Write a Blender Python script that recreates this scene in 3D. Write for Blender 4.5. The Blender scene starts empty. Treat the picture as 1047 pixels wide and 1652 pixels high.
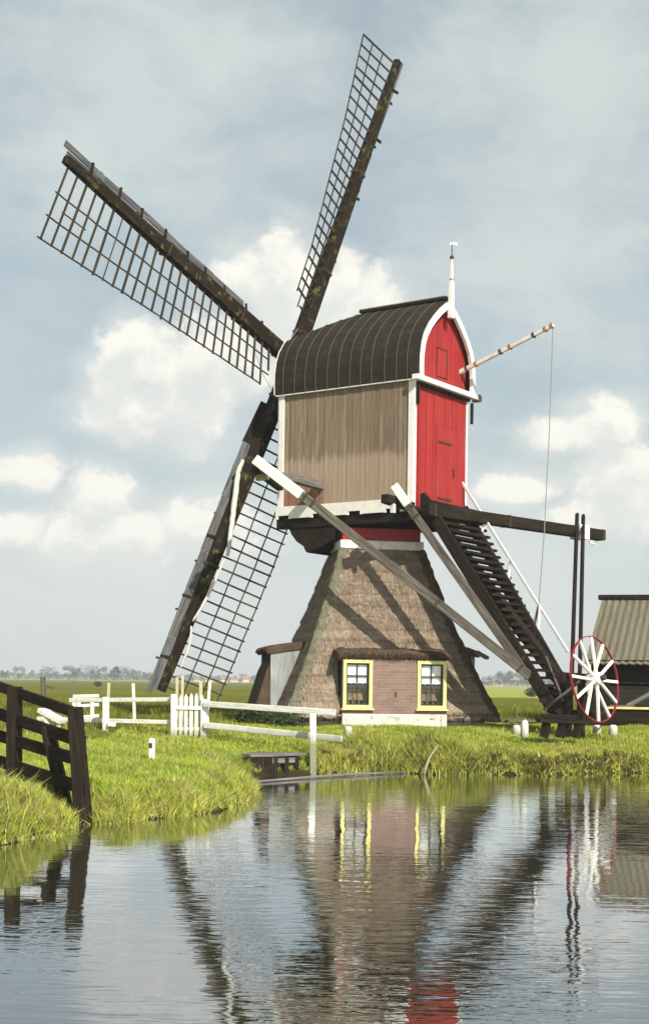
import bpy, math, random
import numpy as np
from mathutils import Vector, Matrix
random.seed(7); rng = np.random.default_rng(11)
R_ = math.radians
S = bpy.context.scene
COL = S.collection

# ------------------------------------------------------------------ survey of the place
F, ROLL, HZ, EYE = 2300.9, 0.014, 1100.0, 1.68        # focal length in px of the 1047 px wide print, horizon row, eye above the water
def at(px, py, Y):
    """point of the place seen at a pixel of the print, at distance Y in metres"""
    dx, dy = px - 523.5, py - HZ
    c, s = math.cos(ROLL), math.sin(ROLL)
    x, y = c*dx + s*dy, -s*dx + c*dy
    return Vector((x*Y/F, Y, EYE - y*Y/F))
def onz(px, py, z=0.0):
    dx, dy = px - 523.5, py - HZ
    c, s = math.cos(ROLL), math.sin(ROLL)
    x, y = c*dx + s*dy, -s*dx + c*dy
    Y = (EYE - z)*F/y
    return Vector((x*Y/F, Y, z))
Zv = Vector((0, 0, 1))

# ------------------------------------------------------------------ object helpers
def tag(o, label=None, cat=None, group=None, kind=None):
    if label: o['label'] = label
    if cat: o['category'] = cat
    if group: o['group'] = group
    if kind: o['kind'] = kind
    return o
def empty(name, loc, label=None, cat=None, group=None):
    o = bpy.data.objects.new(name, None); COL.objects.link(o); o.location = loc
    o.empty_display_size = .3
    return tag(o, label, cat, group)
def origin(o):
    v = Vector((0, 0, 0))
    while o is not None: v += o.location; o = o.parent
    return v
def copy_tree(o, loc, label=None, parent=None):
    c = o.copy(); COL.objects.link(c)
    if parent is None and loc is not None: c.location = loc
    c.parent = parent
    if label: c['label'] = label
    for ch in list(o.children): copy_tree(ch, None, None, c)
    return c
class MB:
    def __init__(s): s.v = []; s.f = []; s.uv = []
    def face(s, idx, uvs): s.f.append(tuple(idx)); s.uv.append(uvs)
    def hexa(s, P, la=None, off=None):
        """P: 8 corners, 0-3 ring at one end, 4-7 ring at the other"""
        b = len(s.v); s.v += [Vector(p) for p in P]
        if off is None: off = (random.uniform(0, 90), random.uniform(0, 90))
        L = (Vector(P[4]) - Vector(P[0])).length
        cum = 0
        for i in range(4):
            j = (i+1) % 4; w = (Vector(P[j]) - Vector(P[i])).length
            u0, v0 = off
            s.face((b+i, b+j, b+4+j, b+4+i), [(u0, v0+cum), (u0, v0+cum+w), (u0+L, v0+cum+w), (u0+L, v0+cum)])
            cum += w
        w = (Vector(P[1]) - Vector(P[0])).length; h = (Vector(P[2]) - Vector(P[1])).length
        s.face((b+3, b+2, b+1, b), [(off[0], off[1]+h), (off[0]+w, off[1]+h), (off[0]+w, off[1]), off])
        s.face((b+4, b+5, b+6, b+7), [off, (off[0]+w, off[1]), (off[0]+w, off[1]+h), (off[0], off[1]+h)])
        return s
    def beam(s, p0, p1, w, h, up=Zv, w1=None, h1=None):
        """w across, h along up"""
        p0, p1 = Vector(p0), Vector(p1); a = (p1-p0).normalized()
        b = a.cross(Vector(up))
        if b.length < 1e-4: b = a.cross(Vector((0, 1, 0)))
        b.normalize(); c = b.cross(a).normalized()
        w1 = w if w1 is None else w1; h1 = h if h1 is None else h1
        q = [(-1, -1), (1, -1), (1, 1), (-1, 1)]
        P = [p0 + b*(x*w/2) + c*(y*h/2) for x, y in q] + [p1 + b*(x*w1/2) + c*(y*h1/2) for x, y in q]
        return s.hexa(P)
    def box(s, c, X, Y, Zx):
        """centre and three full-extent vectors; X is the grain direction"""
        c, X, Y, Zx = Vector(c), Vector(X), Vector(Y), Vector(Zx)
        q = [(-1, -1), (1, -1), (1, 1), (-1, 1)]
        P = [c - X/2 + Y*(x/2) + Zx*(y/2) for x, y in q] + [c + X/2 + Y*(x/2) + Zx*(y/2) for x, y in q]
        if X.cross(Y).dot(Zx) < 0: P = [P[i] for i in (3, 2, 1, 0, 7, 6, 5, 4)]
        return s.hexa(P)
    def tube(s, pts, r, n=8, cap=True):
        pts = [Vector(p) for p in pts]; k = len(pts)
        rr = r if isinstance(r, (list, tuple)) else [r]*k
        b0 = len(s.v); cum = 0; ou = random.uniform(0, 90); ov = random.uniform(0, 90)
        ref = None; us = []
        for i, p in enumerate(pts):
            d = (pts[min(i+1, k-1)] - pts[max(i-1, 0)]).normalized()
            if ref is None: ref = d.orthogonal().normalized()
            ref = (ref - d*ref.dot(d)).normalized(); bb = d.cross(ref)
            if i: cum += (p - pts[i-1]).length
            us.append(cum)
            for j in range(n):
                t = 2*math.pi*j/n
                s.v.append(p + (ref*math.cos(t) + bb*math.sin(t))*rr[i])
        for i in range(k-1):
            for j in range(n):
                j2 = (j+1) % n; c0 = 2*math.pi*rr[i]*j/n; c1 = 2*math.pi*rr[i]*(j+1)/n
                s.face((b0+i*n+j, b0+i*n+j2, b0+(i+1)*n+j2, b0+(i+1)*n+j),
                       [(ou+us[i], ov+c0), (ou+us[i], ov+c1), (ou+us[i+1], ov+c1), (ou+us[i+1], ov+c0)])
        if cap:
            s.face([b0+j for j in range(n)][::-1], [(ou, ov)]*n)
            s.face([b0+(k-1)*n+j for j in range(n)], [(ou, ov)]*n)
        return s
    def sphere(s, c, r, n=10, m=7, sz=1.0):
        pts = []; rad = []
        for i in range(m+1):
            t = math.pi*i/m
            pts.append(Vector(c) + Vector((0, 0, -math.cos(t)*r*sz))); rad.append(max(math.sin(t)*r, r*.02))
        return s.tube(pts, rad, n)
    def prism(s, poly, ext, off=None):
        """poly: list of points (planar), ext: extrusion vector"""
        b = len(s.v); n = len(poly); ext = Vector(ext)
        s.v += [Vector(p) for p in poly] + [Vector(p) + ext for p in poly]
        o = Vector(poly[0]); e1 = (Vector(poly[1]) - o).normalized(); nn = ext.normalized(); e2 = nn.cross(e1)
        uv = [((Vector(p)-o).dot(e1), (Vector(p)-o).dot(e2)) for p in poly]
        s.face([b+i for i in range(n)][::-1], uv[::-1])
        s.face([b+n+i for i in range(n)], uv)
        L = ext.length; cum = 0
        for i in range(n):
            j = (i+1) % n; w = (Vector(poly[j])-Vector(poly[i])).length
            s.face((b+i, b+j, b+n+j, b+n+i), [(0, cum), (0, cum+w), (L, cum+w), (L, cum)]); cum += w
        return s
    def grid(s, G, closed=False):
        """G: rows of points"""
        b = len(s.v); m = len(G); n = len(G[0])
        for r in G: s.v += [Vector(p) for p in r]
        for i in range(m-1):
            for j in range(n if closed else n-1):
                k = (j+1) % n
                s.face((b+i*n+j, b+i*n+k, b+(i+1)*n+k, b+(i+1)*n+j), [(i*.1, j*.1), (i*.1, j*.1+.1), (i*.1+.1, j*.1+.1), (i*.1+.1, j*.1)])
        return s
    def build(s, name, mat, parent=None, bevel=0, smooth=False, fix=False):
        o0 = origin(parent)
        me = bpy.data.meshes.new(name)
        me.from_pydata([tuple(v - o0) for v in s.v], [], s.f)
        lay = me.uv_layers.new(name='UVMap')
        flat = [c for uv in s.uv for p in uv for c in p]
        lay.data.foreach_set('uv', flat)
        me.materials.append(mat)
        if fix:
            import bmesh
            bm = bmesh.new(); bm.from_mesh(me); bmesh.ops.recalc_face_normals(bm, faces=bm.faces); bm.to_mesh(me); bm.free()
        if smooth: me.polygons.foreach_set('use_smooth', [True]*len(me.polygons))
        o = bpy.data.objects.new(name, me); COL.objects.link(o)
        if parent is not None: o.parent = parent
        if bevel:
            md = o.modifiers.new('bevel', 'BEVEL'); md.width = bevel; md.segments = 2; md.limit_method = 'ANGLE'; md.angle_limit = R_(40)
        return o

def each(mb, name, mat, parent=None, bevel=0, smooth=False):
    """one object per loose piece"""
    par = list(range(len(mb.v)))
    def find(a):
        while par[a] != a: par[a] = par[par[a]]; a = par[a]
        return a
    for f in mb.f:
        r = find(f[0])
        for q in f[1:]: par[find(q)] = r
    grp = {}
    for f, uv in zip(mb.f, mb.uv): grp.setdefault(find(f[0]), []).append((f, uv))
    out = []
    for r, fl in grp.items():
        m = MB(); mp = {}
        for f, uv in fl:
            for q in f:
                if q not in mp: mp[q] = len(m.v); m.v.append(mb.v[q])
            m.face([mp[q] for q in f], uv)
        out.append(m.build(name, mat, parent, bevel, smooth))
    return out

# ------------------------------------------------------------------ materials
class NT:
    def __init__(s, name):
        s.m = bpy.data.materials.new(name); s.m.use_nodes = True
        s.t = s.m.node_tree; s.b = s.t.nodes['Principled BSDF']; s.out = s.t.nodes['Material Output']
    def n(s, typ, **kw):
        x = s.t.nodes.new(typ)
        for k, v in kw.items():
            if k in x.inputs.keys() if isinstance(k, str) else False: x.inputs[k].default_value = v
            else: setattr(x, k, v)
        return x
    def l(s, a, b): s.t.links.new(a, b)
    def coord(s, kind='Object', scale=(1, 1, 1), rot=(0, 0, 0)):
        tc = s.t.nodes.new('ShaderNodeTexCoord'); mp = s.t.nodes.new('ShaderNodeMapping')
        mp.inputs['Scale'].default_value = scale; mp.inputs['Rotation'].default_value = rot
        s.l(tc.outputs[kind], mp.inputs['Vector']); return mp.outputs['Vector']
    def noise(s, vec, scale=5, detail=4, rough=.55, dist=0):
        x = s.t.nodes.new('ShaderNodeTexNoise'); x.inputs['Scale'].default_value = scale
        x.inputs['Detail'].default_value = detail; x.inputs['Roughness'].default_value = rough
        x.inputs['Distortion'].default_value = dist
        s.l(vec, x.inputs['Vector']); return x.outputs['Fac']
    def ramp(s, fac, stops):
        x = s.t.nodes.new('ShaderNodeValToRGB'); e = x.color_ramp.elements
        while len(e) < len(stops): e.new(.5)
        for i, (p, c) in enumerate(stops):
            e[i].position = p; e[i].color = (c[0], c[1], c[2], 1) if not isinstance(c, (int, float)) else (c, c, c, 1)
        s.l(fac, x.inputs['Fac']); return x.outputs['Color']
    def mix(s, fac, a, b, mode='MIX'):
        x = s.t.nodes.new('ShaderNodeMix'); x.data_type = 'RGBA'; x.blend_type = mode
        for sock, v in ((x.inputs[0], fac), (x.inputs[6], a), (x.inputs[7], b)):
            if isinstance(v, (int, float)): sock.default_value = v
            elif isinstance(v, tuple): sock.default_value = (v[0], v[1], v[2], 1)
            else: s.l(v, sock)
        return x.outputs[2]
    def math(s, op, a, b=0.0, clamp=False):
        x = s.t.nodes.new('ShaderNodeMath'); x.operation = op; x.use_clamp = clamp
        for i, v in enumerate((a, b)):
            if isinstance(v, (int, float)): x.inputs[i].default_value = v
            else: s.l(v, x.inputs[i])
        return x.outputs[0]
    def bump(s, h, strength=.3, dist=.02):
        x = s.t.nodes.new('ShaderNodeBump'); x.inputs['Strength'].default_value = strength; x.inputs['Distance'].default_value = dist
        s.l(h, x.inputs['Height']); s.l(x.outputs['Normal'], s.b.inputs['Normal']); return x
    def base(s, c, rough=.8, spec=.25):
        if isinstance(c, tuple): s.b.inputs['Base Color'].default_value = (c[0], c[1], c[2], 1)
        else: s.l(c, s.b.inputs['Base Color'])
        s.b.inputs['Roughness'].default_value = rough
        s.b.inputs['Specular IOR Level'].default_value = spec
        return s.m

def fence_white():
    n = NT('fence_white'); tc = n.coord('Object'); sp = n.n('ShaderNodeSeparateXYZ'); n.l(tc, sp.inputs[0])
    a = n.noise(tc, 9, 6, .7); b = n.noise(n.coord('UV', (1.5, 22, 1)), 1.3, 5, .65)
    c = n.mix(n.math('MULTIPLY', n.ramp(b, [(.42, 0), (.72, 1)]), .55), (.74, .73, .67), (.36, .35, .28))
    c = n.mix(n.math('MULTIPLY', n.ramp(a, [(.52, 0), (.72, 1)]), .55), c, (.24, .25, .14))
    f_ = n.math('ADD', sp.outputs['Z'], n.math('MULTIPLY', a, .35))
    c = n.mix(n.ramp(f_, [(.12, .85), (.36, 0)]), c, (.13, .14, .06))
    n.bump(b, .4, .008); return n.base(c, .75, .15)
def wood(name, c0, c1, c2, rough=.85, lichen=None, lic_amt=.5, grain=22, strength=.5, spec=.15):
    n = NT(name); v = n.coord('UV', (1.3, grain, 1))
    g = n.noise(v, 1.0, 5, .65, .3)
    big = n.noise(n.coord('UV', (.6, 3, 1)), 1.0, 3, .5)
    col = n.ramp(g, [(.25, c0), (.5, c1), (.75, c2)])
    col = n.mix(n.ramp(big, [(.3, 0), (.7, 1)]), n.mix(1.0, col, (.62, .60, .58), 'MULTIPLY'), col)
    if lichen:
        ln = n.noise(n.coord('Object', (1, 1, 1)), 4.5, 6, .7)
        col = n.mix(n.ramp(ln, [(1-lic_amt*.5-.17, 0), (1-lic_amt*.5-.05, 1)]), col, lichen)
    n.bump(g, strength, .01)
    return n.base(col, rough, spec)
def paint(name, c, dirt=(.3, .27, .22), rough=.55, amt=.35, sc=7):
    n = NT(name); v = n.coord('Object')
    a = n.noise(v, sc, 6, .7); b = n.noise(n.coord('UV', (1, 18, 1)), 1.5, 4, .6)
    m = n.math('MULTIPLY', n.ramp(a, [(.45, 0), (.75, 1)]), amt)
    col = n.mix(m, c, dirt)
    col = n.mix(n.math('MULTIPLY', n.ramp(b, [(.5, 0), (.8, 1)]), amt*.7), col, dirt)
    n.bump(b, .25, .006)
    return n.base(col, rough, .3)

M = {}
M['dark_wood'] = wood('tarred_dark_wood', (.008, .006, .004), (.02, .014, .009), (.05, .036, .022), lichen=(.10, .095, .03), lic_amt=.42)
M['stock'] = wood('sail_stock_wood', (.007, .005, .003), (.02, .013, .008), (.055, .036, .02), lichen=(.12, .12, .035), lic_amt=.56)
M['lattice'] = wood('lattice_wood', (.025, .02, .014), (.055, .045, .03), (.12, .10, .065))
M['grey_wood'] = wood('weathered_grey_wood', (.07, .065, .058), (.19, .18, .165), (.34, .33, .31), strength=.8)
M['windboard'] = wood('windboard_wood', (.03, .028, .026), (.12, .12, .12), (.27, .27, .27), strength=.8, lichen=(.03, .022, .015), lic_amt=.35)
M['brace'] = wood('brace_wood', (.03, .026, .02), (.11, .095, .075), (.24, .22, .18), strength=.8, grain=14)
M['pale_board'] = wood('pale_grey_board', (.20, .21, .20), (.33, .35, .34), (.46, .48, .47), grain=9, strength=.4)
M['lichen_highlight'] = wood('lichen_highlight_wood', (.2, .18, .07), (.38, .35, .16), (.5, .47, .28))
M['straw'] = paint('pale_straw_paint', (.50, .46, .28), (.3, .27, .16), amt=.6)
M['fence_white'] = fence_white()
M['white'] = paint('white_paint', (.80, .765, .70), (.36, .31, .24), amt=.3)
M['white_old'] = paint('old_white_paint', (.72, .70, .63), (.27, .27, .18), amt=.6)
def m_red():
    n = NT('red_painted_boards'); pl = n.noise(n.coord('UV', (.02, 1.1, 1)), 3.0, 1, .5); g = n.noise(n.coord('UV', (1.2, 20, 1)), 1.0, 5, .65); a = n.noise(n.coord('Object', (1, 1, .4)), 3, 6, .7)
    c = n.ramp(pl, [(.3, (.26, .017, .016)), (.7, (.36, .027, .024))])
    c = n.mix(n.math('MULTIPLY', n.ramp(g, [(.45, 0), (.75, 1)]), .4), c, (.30, .03, .03))
    c = n.mix(n.math('MULTIPLY', n.ramp(a, [(.5, 0), (.8, 1)]), .5), c, (.40, .07, .06))
    n.bump(g, .3, .008); return n.base(c, .6, .25)
M['red'] = m_red()
M['red_dull'] = paint('dull_red_paint', (.30, .012, .014), (.16, .01, .01), amt=.6, rough=.5)
M['yellow'] = paint('yellow_paint', (.78, .69, .27), (.45, .36, .14), amt=.45)
M['green_dark'] = paint('dark_green_paint', (.012, .016, .012), (.03, .03, .02), amt=.2)
M['iron'] = paint('dark_iron', (.03, .026, .022), (.12, .06, .02), amt=.6, rough=.6)
M['ochre'] = paint('ochre_band', (.45, .14, .03), (.2, .08, .02), amt=.4)
M['rope'] = paint('grey_rope', (.22, .21, .19), (.1, .09, .08))
M['canvas'] = paint('rolled_canvas', (.55, .55, .49), (.35, .34, .28), amt=.35, rough=.9)
def m_planks():
    n = NT('grey_brown_boarding')
    g = n.noise(n.coord('UV', (1.2, 24, 1)), 1.0, 5, .65, .2)
    plank = n.noise(n.coord('UV', (.02, 1.3, 1)), 3.0, 1, .5)
    col = n.ramp(g, [(.2, (.12, .088, .06)), (.5, (.265, .20, .142)), (.8, (.40, .32, .235))])
    col = n.mix(n.ramp(plank, [(.35, 0), (.65, 1)]), n.mix(1.0, col, (.70, .66, .62), 'MULTIPLY'), col)
    # worn paler lower zone with a ragged top, darker reddish zone at the sail-side foot
    tc = n.coord('Object'); sp = n.n('ShaderNodeSeparateXYZ'); n.l(tc, sp.inputs[0])
    zr = n.noise(n.coord('Object', (6, 6, .8)), 1.0, 3, .6)
    z = n.math('ADD', sp.outputs['Z'], n.math('MULTIPLY', zr, .7))
    low = n.ramp(n.math('DIVIDE', z, 10.0), [(.65, 1), (.665, 0)])
    col = n.mix(n.math('MULTIPLY', low, .42), col, (.52, .40, .28))
    rx = n.math('ADD', sp.outputs['X'], n.math('MULTIPLY', zr, .9))
    rm = n.math('MULTIPLY', n.ramp(n.math('ADD', n.math('MULTIPLY', rx, .1), .5), [(.41, 1), (.45, 0)]), n.ramp(n.math('DIVIDE', z, 10.0), [(.58, 1), (.62, 0)]))
    col = n.mix(n.math('MULTIPLY', rm, .7), col, (.23, .07, .04))
    n.bump(g, .5, .01)
    return n.base(col, .9, .12)
M['planks'] = m_planks()
def m_thatch(name, tint=(1, 1, 1), moss=.3):
    n = NT(name)
    fine = n.noise(n.coord('Object', (38, 38, 5)), 1.0, 5, .7, .4)
    med = n.noise(n.coord('Object', (3, 3, 2.2)), 1.0, 5, .65)
    course = n.n('ShaderNodeTexWave'); course.wave_type = 'BANDS'; course.bands_direction = 'Z'; course.wave_profile = 'SAW'
    course.inputs['Scale'].default_value = 1.15; course.inputs['Distortion'].default_value = 2.2
    course.inputs['Detail'].default_value = 3; course.inputs['Detail Scale'].default_value = 3
    n.l(n.coord('Object', (.35, .35, 1)), course.inputs['Vector'])
    c = n.ramp(fine, [(.22, (.105*tint[0], .078*tint[1], .054*tint[2])), (.5, (.315*tint[0], .252*tint[1], .185*tint[2])), (.75, (.56*tint[0], .465*tint[1], .35*tint[2]))])
    c = n.mix(n.ramp(med, [(.3, 0), (.7, 1)]), n.mix(1.0, c, (.66, .60, .56), 'MULTIPLY'), c)
    c = n.mix(n.math('MULTIPLY', n.ramp(course.outputs['Fac'], [(.0, 1), (.25, 0)]), .35), c, (.07, .045, .035))
    mo = n.noise(n.coord('Object', (1.2, 1.2, .5)), 1.5, 6, .7)
    c = n.mix(n.math('MULTIPLY', n.ramp(mo, [(.56, 0), (.68, 1)]), moss), c, (.085, .085, .04))
    h = n.math('ADD', n.math('MULTIPLY', fine, .6), n.math('MULTIPLY', course.outputs['Fac'], .5))
    n.bump(h, .9, .03)
    return n.base(c, .95, .05)
M['thatch'] = m_thatch('thatch', moss=.2)
M['thatch_old'] = m_thatch('mossy_thatch', (.55, .66, .62), .9)
M['thatch_dark'] = m_thatch('brown_thatch_edge', (.34, .30, .27), .3)
def m_brick():
    n = NT('red_brown_brick')
    b = n.n('ShaderNodeTexBrick'); b.inputs['Scale'].default_value = 1.0
    b.inputs['Brick Width'].default_value = .21; b.inputs['Row Height'].default_value = .065; b.inputs['Mortar Size'].default_value = .006
    b.inputs['Color1'].default_value = (.185, .118, .092, 1); b.inputs['Color2'].default_value = (.275, .185, .145, 1); b.inputs['Mortar'].default_value = (.29, .225, .195, 1)
    v = n.coord('UV'); n.l(v, b.inputs['Vector'])
    ns = n.noise(n.coord('Object'), 6, 5, .7)
    c = n.mix(n.ramp(ns, [(.3, 0), (.7, .65)]), b.outputs['Color'], (.20, .135, .12))
    n.bump(n.math('SUBTRACT', 1.0, b.outputs['Fac']), .4, .01)
    return n.base(c, .9, .1)
M['brick'] = m_brick()
def m_roof():
    n = NT('tarred_roof')
    a = n.noise(n.coord('Object'), 3, 6, .7); b = n.noise(n.coord('Object', (1, 1, 1)), 35, 4, .7)
    c = n.ramp(b, [(.3, (.010, .008, .005)), (.55, (.024, .018, .011)), (.78, (.07, .056, .036))])
    c = n.mix(n.ramp(a, [(.45, 0), (.75, .6)]), c, (.06, .04, .024))
    n.bump(b, .5, .02)
    return n.base(c, .75, .2)
M['roof'] = m_roof()
M['seam'] = paint('roof_seam_lead', (.07, .068, .05), (.03, .03, .02), amt=.6, rough=.6)
def m_plaster():
    n = NT('whitewashed_plinth'); a = n.noise(n.coord('Object'), 5, 6, .7)
    n.bump(a, .3, .02); return n.base(n.ramp(a, [(.3, (.42, .42, .38)), (.6, (.66, .65, .58)), (.8, (.74, .72, .66))]), .9, .1)
M['plaster'] = m_plaster()
def m_glass():
    n = NT('window_glass'); n.b.inputs['IOR'].default_value = 1.5
    t = n.n('ShaderNodeBsdfTransparent'); g = n.n('ShaderNodeBsdfGlossy'); g.inputs['Roughness'].default_value = .02
    mx = n.n('ShaderNodeMixShader'); mx.inputs[0].default_value = .10
    t.inputs['Color'].default_value = (1, 1, 1, 1)
    n.l(t.outputs[0], mx.inputs[1]); n.l(g.outputs[0], mx.inputs[2]); n.l(mx.outputs[0], n.out.inputs['Surface'])
    return n.m
M['glass'] = m_glass()
n = NT('dark_interior'); M['dark'] = n.base((.012, .011, .010), .9, .05)
n = NT('curtain_cloth'); M['curtain'] = n.base(n.ramp(n.noise(n.coord('Object', (30, 30, 2)), 1, 3), [(.3, (.80, .82, .80)), (.7, (.92, .92, .90))]), .9, .1)

# ------------------------------------------------------------------ mill frame
A_, W, L, Z0, Z1, ZR = .606, 2.347, 3.686, 3.92+EYE, 6.853+EYE, 8.832+EYE
T = Vector((math.cos(A_), -math.sin(A_), 0)); U = Vector((math.sin(A_), math.cos(A_), 0))
B = Vector((1.911, 32, 0))
C0 = B + U*W/2 - T*L/2
GZ = .68
mill = empty('windmill', (C0.x, C0.y, GZ), 'brown boarded and red windmill on a thatched base, with four lattice sails, beside the water', 'windmill')
def bp(k, u, z): return B - T*k + U*u + Zv*z          # k: metres from rear wall to sails, u: across

# ---- thatched base
YAW = R_(10)
N = Vector((math.sin(YAW), -math.cos(YAW), 0)); RR = Vector((math.cos(YAW), math.sin(YAW), 0))
TC = Vector((C0.x+.06, C0.y, 0)); ZT, ZB = 3.10+EYE, .90
def half(z):
    s = (ZT - z)/(ZT - ZB); return .93 + 1.55*(.22*s*s + .78*s)
def sq_ring(h, rad, nside=42, ncor=10):
    pts = []
    dirs = [(N, RR), (RR, -N), (-N, -RR), (-RR, N)]
    for d, e in dirs:        # each side from -e to +e, then round the corner
        for i in range(nside):
            pts.append(d*h + e*(-(h-rad) + 2*(h-rad)*i/(nside)))
        for i in range(ncor):
            t = math.pi/2*i/ncor
            pts.append(d*(h-rad) + e*(h-rad) + (d*math.cos(t) + e*math.sin(t))*rad)
    return pts
rows = []; nz = 90
for i in range(nz+1):
    z = ZT + (ZB-.05 - ZT)*i/nz
    h = half(z); course = ((ZT - z) % .42)/.42
    rad = .14 + .22*(i/nz)
    ring = sq_ring(h + .035*course, rad)
    out = []
    for j, p in enumerate(ring):
        nn = (math.sin(j*1.7+i*.31)*.5+math.sin(j*.53+i*.9)*.5)*.010 + random.uniform(-.012, .012)
        if i == nz: nn += random.uniform(-.03, .05)
        d = p.normalized()
        out.append(TC + p + d*nn + Zv*(z + (random.uniform(-.05, .04) if i == nz else 0) + .05*math.sin(j*.045+1)*(i/nz)**3))
    rows.append(out)
# underside of the thick lower edge
rows.append([TC + p*((half(ZB)-.42)/half(ZB)) + Zv*(ZB+.02) for p in sq_ring(half(ZB), .3)])
MB().grid(rows, True).build('thatched_base', M['thatch'], mill, smooth=True, fix=True)
# ragged straw fringe along the eave
fr = MB()
for (d, e) in ((N, RR), (-RR, N), (RR, -N)):
    for i in range(420):
        x = random.uniform(-1, 1)*(half(ZB)-.2); p = TC + d*(half(ZB)+random.uniform(-.12, .04)) + e*x + Zv*(ZB+.02)
        q = p + d*random.uniform(-.03, .07) + e*random.uniform(-.03, .03) - Zv*random.uniform(.03, .13)
        fr.tube([p + Zv*.08, q], [.007, .003], 3, False)
fr.build('straw_fringe', M['thatch_dark'], mill)
# loose reed ends lying down the slopes
sv, sf = [], []
for (d, e) in ((N, RR), (-RR, N), (RR, -N), (-N, -RR)):
    for i in range(7000 if d is N else 2600):
        z = random.uniform(ZB+.05, ZT-.02); h = half(z); x = random.uniform(-1, 1)*(h-.12)
        z2 = z - random.uniform(.10, .24); h2 = half(max(z2, ZB)); a = TC + d*(h+.025) + e*x + Zv*z
        b = TC + d*(h2+.035+random.uniform(.0, .035)) + e*(x+random.uniform(-.03, .03)) + Zv*z2; w_ = e*random.uniform(.004, .010)
        k0 = len(sv); sv += [a-w_, a+w_, b]; sf.append((k0, k0+1, k0+2))
me = bpy.data.meshes.new('reed_ends'); me.from_pydata([tuple(v - origin(mill)) for v in sv], [], sf); me.materials.append(M['thatch'])
ro_ = bpy.data.objects.new('reed_ends', me); COL.objects.link(ro_); ro_.parent = mill
# mossy ridges on the corners
for (d, e, nm) in ((N, -RR, 'M'), (N, RR, 'R')):
    rdg = []
    for i in range(41):
        z = ZT - (ZT-ZB-.05)*i/40; h = half(z); c = TC + (d+e)*(h-.05-.10*i/40) + Zv*z
        rr_ = []
        wd = .15 + .17*(i/40)
        for j in range(9):
            t = -1 + 2*j/8
            side = (d if t < 0 else e)
            off = (e if t > 0 else d)
            p = c - side*0 + (e - d).normalized()*t*wd + (d+e).normalized()*(.17*(1-t*t)+.03) - (d+e).normalized()*abs(t)*wd*.85
            rr_.append(p + Vector((random.uniform(-.02, .02), random.uniform(-.02, .02), 0)))
        rdg.append(rr_)
    MB().grid(rdg).build('thatch_corner', M['thatch_old'] if nm == 'M' else M['thatch_dark'], mill, smooth=True)
# brick foot wall behind the eave and the whitewashed plinth
hb = half(ZB) - .42
def ringwall(h, z0, z1, th=.2):
    m = MB()
    for d, e in ((N, RR), (-N, RR)): m.box(TC + d*(h-th/2) + Zv*(z0+z1)/2, e*2*h, d*th, Zv*(z1-z0))
    for d, e in ((RR, N), (-RR, N)): m.box(TC + d*(h-th/2) + Zv*(z0+z1)/2, e*(2*h-2*th-.006), d*th, Zv*(z1-z0))
    return m
ringwall(hb+.10, .80, ZB+.05).build('foot_wall', M['brick'], mill)
ringwall(hb+.16, .40, .797).build('plinth', M['plaster'], mill)

# ---- front dormer with brick wall and two windows
DF = 2.52; ZBR0, ZBR1 = .98, 2.19; SH = 0.0; HWD = 1.17
def dp(x, d, z): return TC + N*d + RR*(x+SH) + Zv*z
def wall_with_holes(x0, x1, z0, z1, holes, d, th):
    m = MB(); xs = [x0] + [c for h in holes for c in h[:2]] + [x1]
    def bx(a, b, c, e):
        if b-a > .002 and e-c > .002:
            P0 = [dp(a, d-th, c), dp(a, d, c), dp(a, d, e), dp(a, d-th, e)]; P1 = [dp(b, d-th, c), dp(b, d, c), dp(b, d, e), dp(b, d-th, e)]
            m.hexa(P0+P1, off=(a, c))
    px = x0
    for h in holes:
        bx(px, h[0], z0, z1); bx(h[0], h[1], z0, h[2]); bx(h[0], h[1], h[3], z1); px = h[1]
    bx(px, x1, z0, z1)
    return m
WX = (-.845, .835); WW, WZ0, WZ1 = .33, 1.10, 2.17
holes = [(x-WW, x+WW, WZ0, WZ1) for x in WX]
wall_with_holes(-HWD, HWD, ZBR0, ZBR1, holes, DF, .2).build('brick_wall', M['brick'], mill, fix=True)
MB().box(dp(0, DF-.09, .72), RR*(2*HWD+.03), N*.24, Zv*.52).build('plinth', M['plaster'], mill, bevel=.012)
MB().box(dp(HWD-.10, DF+.045, .75), Zv*.46, N*.02, RR*.035).build('drain_board', M['white_old'], mill)
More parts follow.
